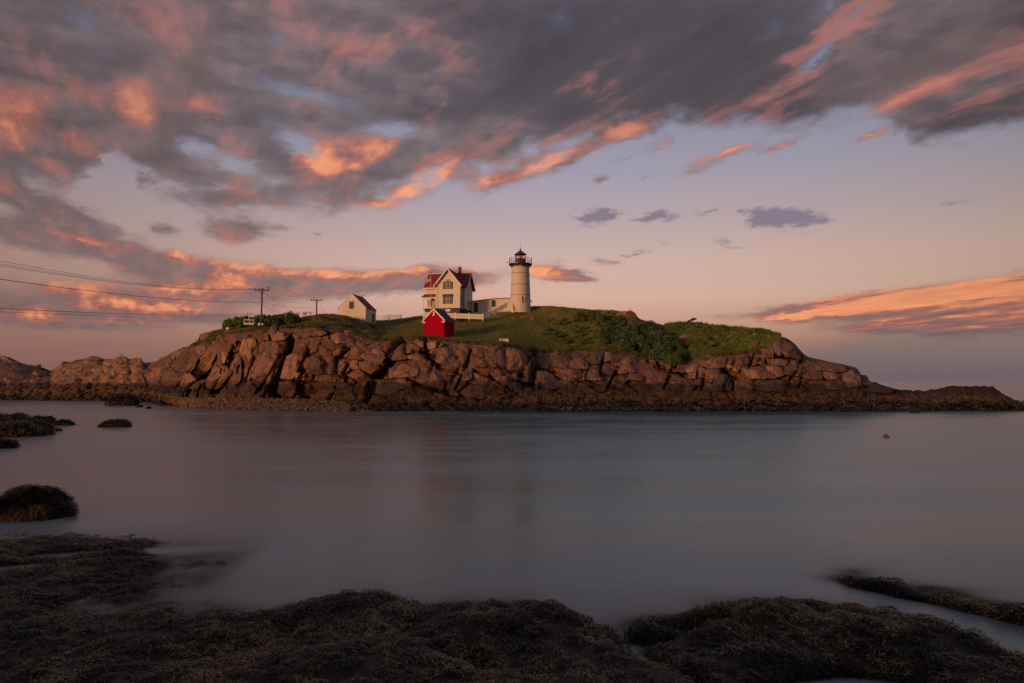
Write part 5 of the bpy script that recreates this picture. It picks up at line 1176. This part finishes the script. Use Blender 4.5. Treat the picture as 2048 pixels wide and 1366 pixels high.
bk.box(-w_, w_, -d_, -d_ + .04, zb_ + .09, zb_ + .36).box(-w_, w_, d_ - .04, d_, zb_ + .09, zb_ + .36).box(-w_, -w_ + .04, -d_ + .04, d_ - .04, zb_ + .09, zb_ + .36).box(w_ - .04, w_, -d_ + .04, d_ - .04, zb_ + .09, zb_ + .36)
bk.build('basket', MAT['fencep'], cb)
for x, y in ((-w_ + .05, -d_ + .05), (w_ - .05, -d_ + .05), (-w_ + .05, d_ - .05), (w_ - .05, d_ - .05), (.18, -d_ + .05)):
    MB().box(x - .05, x + .05, y - .05, y + .05, zb_ + .36, zt_ - .14).build('upright', MAT['fencep'], cb)
# white box sign on the cliff edge, bench on the lawn
q_ = gpt(455, 661); s_ = island.Y(455, 661) / FPX
sb = empty('notice_box', q_, 0, 'small white box sign on the cliff edge left of the bushes', 'sign')
MB().box(-.03, .03, -.03, .03, -.3, .2).build('post', MAT['fencep'], sb); MB().box(-.25, .25, -.1, .1, .18, .66).build('panel', MAT['fencep'], sb); MB().box(-.02, .02, -.115, -.101, .25, .6).build('divider', MAT['found'], sb)
q_ = gpt(1008, 683.5); bn = empty('bench', q_, R(3), 'low pale bench standing alone on the lawn below the lighthouse', 'bench'); wb = 9.2 * island.Y(1008, 683) / FPX
MB().box(-wb, wb, -.25, .25, .42, .54).build('seat', MAT['fencep'], bn)
for x in (-wb * .8, wb * .8): MB().box(x - .12, x + .12, -.2, .2, -.1, .419).build('leg', MAT['fencep'], bn)
MB().box(-wb * .65, wb * .65, .05, .12, .12, .40).build('stretcher', MAT['fencep'], bn)

# ================================================================ birds, buoy
def bird(p_, label, s=.5, face=1, mat='bird'):
    r = empty('bird', p_, 0, label, 'bird')
    b_ = MB(); prof = [(-.5, .02, .03), (-.3, .09, .10), (-.05, .14, .16), (.18, .13, .20), (.32, .08, .30), (.40, .075, .42), (.48, .05, .44), (.58, .01, .42)]
    v = []; n_ = 8
    for x, rad, zc in prof:
        for k in range(n_): a = 2 * math.pi * k / n_; v.append((face * x * s, math.cos(a) * rad * s, (zc + .16 + math.sin(a) * rad) * s))
    f = [(j * n_ + i, j * n_ + (i + 1) % n_, (j + 1) * n_ + (i + 1) % n_, (j + 1) * n_ + i) for j in range(len(prof) - 1) for i in range(n_)] + [tuple(range(n_)), tuple(range(len(prof) * n_ - 1, (len(prof) - 1) * n_ - 1, -1))]
    b_.add(v, f).build('body', MAT[mat], r, True)
    for y in (-.05, .05): MB().tube((0, y * s, 0), (.02 * s, y * s, .2 * s), .015 * s, n=4).build('leg', MAT['wood'], r)
    return r
bird(hs.matrix_basis @ Vector((XL - .1, ym, 8.43)), 'dark bird on the left end of the house ridge', .7, -1, 'birddark')
bird(ob.matrix_basis @ Vector((Wo / 2, Do * .95, zp + .12)), 'grey gull on the far end of the outbuilding roof', .75, 1)
bird(tp2 + Vector((-.55, 0, -.1)), 'bird perched on the crossarm of the shorter pole', .7, 1, 'birddark')
bird(P(1261, 622.2, 147.2), 'gull on top of the skyline boulder', .7, 1)
bird(P(243, 711.5, 177), 'bird on the tallest knob of the left reef', .8, 1, 'birddark')
bird(P(27, 721, 184), 'small dark bird on the sloping rock at far left', .8, -1, 'birddark')
bird(tp + Vector((1.25, 0, .02)), 'bird sitting at the right end of the tall pole crossarm', .5, 1, 'birddark')
by = empty('buoy', P(1772, 873, 58.5), 0, 'small faded red buoy floating alone on the right', 'buoy'); by.location.z = 0
MB().lathe([(.01, -.2), (.2, -.12), (.26, .04), (.2, .18), (.08, .24), (.04, .3), (.01, .36)], 16).build('float', MAT['buoy'], by, True); MB().tube((0, 0, .3), (0.02, 0, .45), .02, n=6).build('handle', MAT['trim'], by)

# ================================================================ vegetation
def leaf_cloud(seed, n_, leaf, mat, squash=.8, lumps=7):
    g = np.random.default_rng(seed)
    c_ = g.uniform(-.55, .55, (lumps, 3)); c_[:, 2] = g.uniform(.05, .75, lumps) * squash; r_ = g.uniform(.34, .62, lumps); c_[0] = (0, 0, .35); r_[0] = .65
    k = g.integers(0, lumps, n_); d = g.normal(size=(n_, 3)); d /= np.linalg.norm(d, axis=1, keepdims=True); d[:, 2] = np.where(d[:, 2] < -.35, -d[:, 2], d[:, 2])
    rad = r_[k] * g.uniform(.55, 1.08, n_) ** .6
    p_ = c_[k] + d * rad[:, None]; p_[:, 2] = np.maximum(p_[:, 2] * 1.0, -.25)
    nrm = d + g.normal(0, .55, (n_, 3)); nrm /= np.linalg.norm(nrm, axis=1, keepdims=True)
    a = np.cross(nrm, g.normal(size=(n_, 3))); a /= np.linalg.norm(a, axis=1, keepdims=True); b_ = np.cross(nrm, a)
    s_ = (g.uniform(.6, 1.35, n_) * leaf)[:, None]
    v = np.stack([p_ - a * s_, p_ + b_ * s_ * .6, p_ + a * s_, p_ - b_ * s_ * .6], 1)
    me_ = mesh_from('foliage', v.reshape(-1, 3), (np.arange(n_ * 4).reshape(-1, 4)), mat)
    t = np.clip(g.uniform(0, 1, n_) * .8 + (g.random(lumps)[k] - .5) * .6 + .1, 0, 1); a_ = me_.attributes.new('tint', 'FLOAT', 'POINT'); a_.data.foreach_set('value', np.repeat(t, 4).astype(np.float32))
    return me_
CL = {'dark': [leaf_cloud(50 + i, 1900, .085, MAT['leafdark']) for i in range(5)], 'mid': [leaf_cloud(60 + i, 1500, .085, MAT['leafmid'], .7) for i in range(4)], 'bright': [leaf_cloud(70 + i, 1100, .09, MAT['leafbright'], .5) for i in range(3)]}
stem = MB()
for k in range(6):
    a = k * 1.05; stem.tube((0, 0, -.5), (math.cos(a) * .4, math.sin(a) * .4, .5), .03, .01, n=5)
stem_me = mesh_from('stem', stem.v, stem.f, MAT['twig'])
def shrub(p_, r_, kind, label, group, hz_=1.0, k=0):
    e_ = empty('shrub', p_, rr.uniform(0, 6.28), label, 'shrub', group); e_.scale = (r_, r_, r_ * hz_)
    link('foliage', CL[kind][k % len(CL[kind])], e_); link('stem', stem_me, e_)
    return e_
FILLN = {}
def fill(poly, n_, r0, r1, kind, label, group, hz_=1.0, gap=.8, sink=.25):
    ob_ = []; ORD = ['first', 'second', 'third', 'fourth', 'fifth', 'sixth', 'seventh', 'eighth', 'ninth', 'tenth', 'eleventh']; got = []; tr = 0; xs_ = [a[0] for a in poly]; ys_ = [a[1] for a in poly]
    while len(got) < n_ and tr < 6000:
        tr += 1; x = rr.uniform(min(xs_), max(xs_)); y = rr.uniform(min(ys_), max(ys_))
        if not inpoly(x, y, poly): continue
        r_ = rr.uniform(r0, r1); rp = r_ / 130 * FPX
        if any((x - a) ** 2 + ((y - b_) * 1.7) ** 2 < (gap * (rp + c_) / 2) ** 2 for a, b_, c_ in got): continue
        got.append((x, y, rp)); q_ = gpt(x, y + rp * .5); q_.z -= r_ * sink
        ob_.append((y, x, shrub(q_, r_, kind, label, group, hz_, len(got))))
    ob_.sort(key=lambda a: a[0]); per_ = max(3, math.ceil(len(ob_) / max(1, round(len(ob_) / 8))))
    FILLN[group] = FILLN.get(group, 0)
    for r0_ in range(0, len(ob_), per_):
        row = sorted(ob_[r0_:r0_ + per_], key=lambda a: a[1])
        for k_, a_ in enumerate(row): a_[2]['label'] = label + ', ' + ORD[min(k_, 10)] + ' from left in ' + ORD[min(r0_ // per_, 10)] + ' row down'
fill([(1205, 634), (1235, 640), (1258, 652), (1285, 650), (1318, 660), (1345, 682), (1366, 708), (1360, 722), (1325, 718), (1290, 702), (1255, 692), (1215, 684), (1195, 662)], 44, 1.2, 2.3, 'dark', 'dark glossy shrub of the gully thicket', 'dark shrubs of the right hand thicket', 1.1, .8, .1)
fill([(1272, 645), (1296, 643), (1302, 656), (1284, 662)], 4, 1.5, 2.0, 'dark', 'dark shrub at the thicket peak', 'dark shrubs of the right hand thicket')
fill([(1320, 690), (1368, 704), (1368, 722), (1330, 722)], 7, 1.1, 1.7, 'dark', 'dark shrub at the thicket foot', 'dark shrubs of the right hand thicket')
fill([(1088, 662), (1108, 640), (1150, 624), (1200, 626), (1216, 640), (1200, 684), (1140, 684), (1096, 674)], 34, .8, 1.5, 'mid', 'green bush left of thicket', 'green bushes on the slope', .8)
fill([(1150, 618), (1250, 625), (1250, 634), (1150, 628)], 14, .6, 1.0, 'mid', 'small crest bush', 'green bushes along the crest', .9)
fill([(1310, 650), (1400, 646), (1416, 656), (1352, 668), (1318, 660)], 13, .7, 1.1, 'mid', 'green bush on the right crest', 'green bushes on the right crest', .9)
fill([(1420, 654), (1500, 662), (1545, 674), (1540, 690), (1470, 700), (1400, 712), (1380, 700), (1412, 680)], 46, .8, 1.5, 'bright', 'low yellow green bush on the right end', 'low green growth on the right end', .8, .7)
fill([(1330, 655), (1400, 650), (1440, 658), (1480, 668), (1420, 690), (1340, 676)], 16, .8, 1.5, 'mid', 'rough green bush amid the right rocks', 'rough bushes amid the right rocks', 1.0)
fill([(1420, 652), (1530, 664), (1545, 672), (1430, 664)], 9, .5, .9, 'dark', 'small dark bush on the right skyline', 'dark bushes on the right skyline', .8)
fill([(1480, 690), (1540, 686), (1545, 694), (1490, 704)], 6, .6, 1.0, 'mid', 'green bush by rightmost blocks', 'green bushes on the right crest', .6)
fill([(444, 650), (470, 641), (505, 636), (560, 634), (592, 635), (590, 641), (556, 645), (515, 648), (470, 650)], 30, 1.1, 1.7, 'dark', 'dark bush by the tall pole', 'dark bushes on the left crest', 1.3, .7, .05)
fill([(415, 668), (440, 660), (452, 664), (438, 680), (414, 686)], 7, .6, 1.0, 'bright', 'yellow green bush below the box sign', 'small bushes on the left slope', .7)
fill([(660, 662), (760, 676), (770, 690), (700, 680), (580, 676), (600, 666)], 12, .4, .7, 'mid', 'green tuft between rocks', 'small plants among the cliff top rocks', .6)
fill([(1070, 700), (1160, 692), (1240, 690), (1300, 706), (1240, 704), (1090, 708)], 16, .5, .9, 'mid', 'plant on the earth bank edge', 'plants on the bank edge', .6)
for x, y, s_ in ((1386, 646, .8), (1378, 648, .6), (1412, 650, .35), (1424, 653, .35)):
    q_ = gpt(x, y); mb = MB(); top_ = .9 * s_ + .3; mb.tube((0, 0, -.3), (.1, 0, top_), .05, .02, n=5); r = empty('stalked_plant', q_, 0, {1386: 'tall flat topped plant on the right skyline', 1378: 'shorter bushy plant just left of the flat topped one on the skyline', 1412: 'thin stalk right of the flat topped plant', 1424: 'last thin stalk on the right skyline'}[x], 'plant')
    mb.build('stem', MAT['twig'], r); c_ = link('leaves', CL['dark'][0], r, (.1, 0, top_ * .55)); c_.scale = (s_ * .8, s_ * .8, s_ * .7)
# bare shrub
q_ = P(607, 634, 145); r = empty('bare_shrub', q_, 0, 'leafless twiggy shrub on the skyline between the two poles', 'shrub'); mb = MB()
def branch(a, d, L, rad, lv):
    c_ = a + d * L; mb.tube(a, c_, rad, rad * .7, n=4, caps=False)
    if lv == 0: return
    for k in range(3 if lv > 1 else 2):
        nd = (d + Vector((rr.uniform(-.8, .8), rr.uniform(-.8, .8), rr.uniform(-.1, .5)))).normalized(); branch(c_, nd, L * rr.uniform(.55, .85), rad * .65, lv - 1)
for x in (-1.7, -1.3, -.9, -.5, 0, .4, .8, 1.3, 1.7):
    branch(Vector((x, rr.uniform(-.3, .3), 0)), Vector((rr.uniform(-.7, .7), 0, .8)).normalized(), .42, .04, 4)
mb.build('twigs', MAT['twig'], r)
# grass blades over the turf -----------------------------------------------------------
def blades(name, px0, px1, t0, t1, n_, h0, h1, mat, seed, wid=.035, parent=None):
    g = np.random.default_rng(seed); ix = g.uniform((px0 - X0) / (X1 - X0) * (nx - 1), (px1 - X0) / (X1 - X0) * (nx - 1), n_); tt_ = g.uniform(t0, t1, n_)
    iy = np.interp(tt_, gt, np.arange(len(gt)))
    a = np.clip(ix.astype(int), 0, nx - 2); b_ = np.clip(iy.astype(int), 0, len(gt) - 2); fx = (ix - a)[:, None]; fy = (iy - b_)[:, None]
    Vg = np.asarray(VI)
    p_ = (Vg[b_, a] * (1 - fx) + Vg[b_, a + 1] * fx) * (1 - fy) + (Vg[b_ + 1, a] * (1 - fx) + Vg[b_ + 1, a + 1] * fx) * fy
    gm = GRASS[b_, a] + fbm(p_ * .35, 2) * .4; kp = gm > .42; p_ = p_[kp]; n2_ = len(p_)
    nb_ = 4; p_ = np.repeat(p_, nb_, 0) + g.normal(0, .10, (n2_ * nb_, 3)) * [1, 1, 0]
    th = g.uniform(0, 6.283, len(p_)); s_ = np.stack([np.cos(th), np.sin(th), th * 0], -1) * wid
    hh = g.uniform(h0, h1, len(p_)) * (1 + .6 * fbm(p_ * .5 + 4, 2)); tip = p_ + np.stack([g.normal(0, .3, len(p_)) * hh, g.normal(0, .3, len(p_)) * hh, hh], -1)
    v = np.stack([p_ - s_ - [0, 0, .05], p_ + s_ - [0, 0, .05], tip], 1)
    me_ = mesh_from(name, v.reshape(-1, 3), np.arange(len(v) * 3).reshape(-1, 3), mat); t = np.clip(.5 + fbm(p_ * .25 + 7, 3) * .9 + g.uniform(-.25, .25, len(p_)), 0, 1)
    a_ = me_.attributes.new('tint', 'FLOAT', 'POINT'); a_.data.foreach_set('value', np.repeat(t, 3).astype(np.float32))
    return tag(link(name, me_, parent), kind='stuff')
blades('grass', 385, 1560, 4.9, 7.3, 46000, .08, .30, MAT['blade'], 5)
blades('long_grass', 385, 1560, 4.85, 5.4, 9000, .25, .6, MAT['blade'], 6, .05)
blades('meadow', 1330, 1560, 4.9, 7.2, 14000, .2, .75, MAT['leafmid'], 7, .06)

g = np.random.default_rng(77); wr = []
for k in range(15000):
    x = rr.uniform(720, 2040); t = rr.random() ** 1.3; y = float(shore(x)) - 1 - 17 * t
    if y < float(crest(x)) + 4 or vnoise(np.array([x * .02, y * .08, 3.3])) < -.25 + .3 * t: continue
    p_ = gpt(x, y); wr.append((p_.x, p_.y - .6, p_.z + .15))
wr = np.array(wr); dw = g.normal(0, 1, wr.shape); dw[:, 2] = -.5; dw[:, 1] -= .6
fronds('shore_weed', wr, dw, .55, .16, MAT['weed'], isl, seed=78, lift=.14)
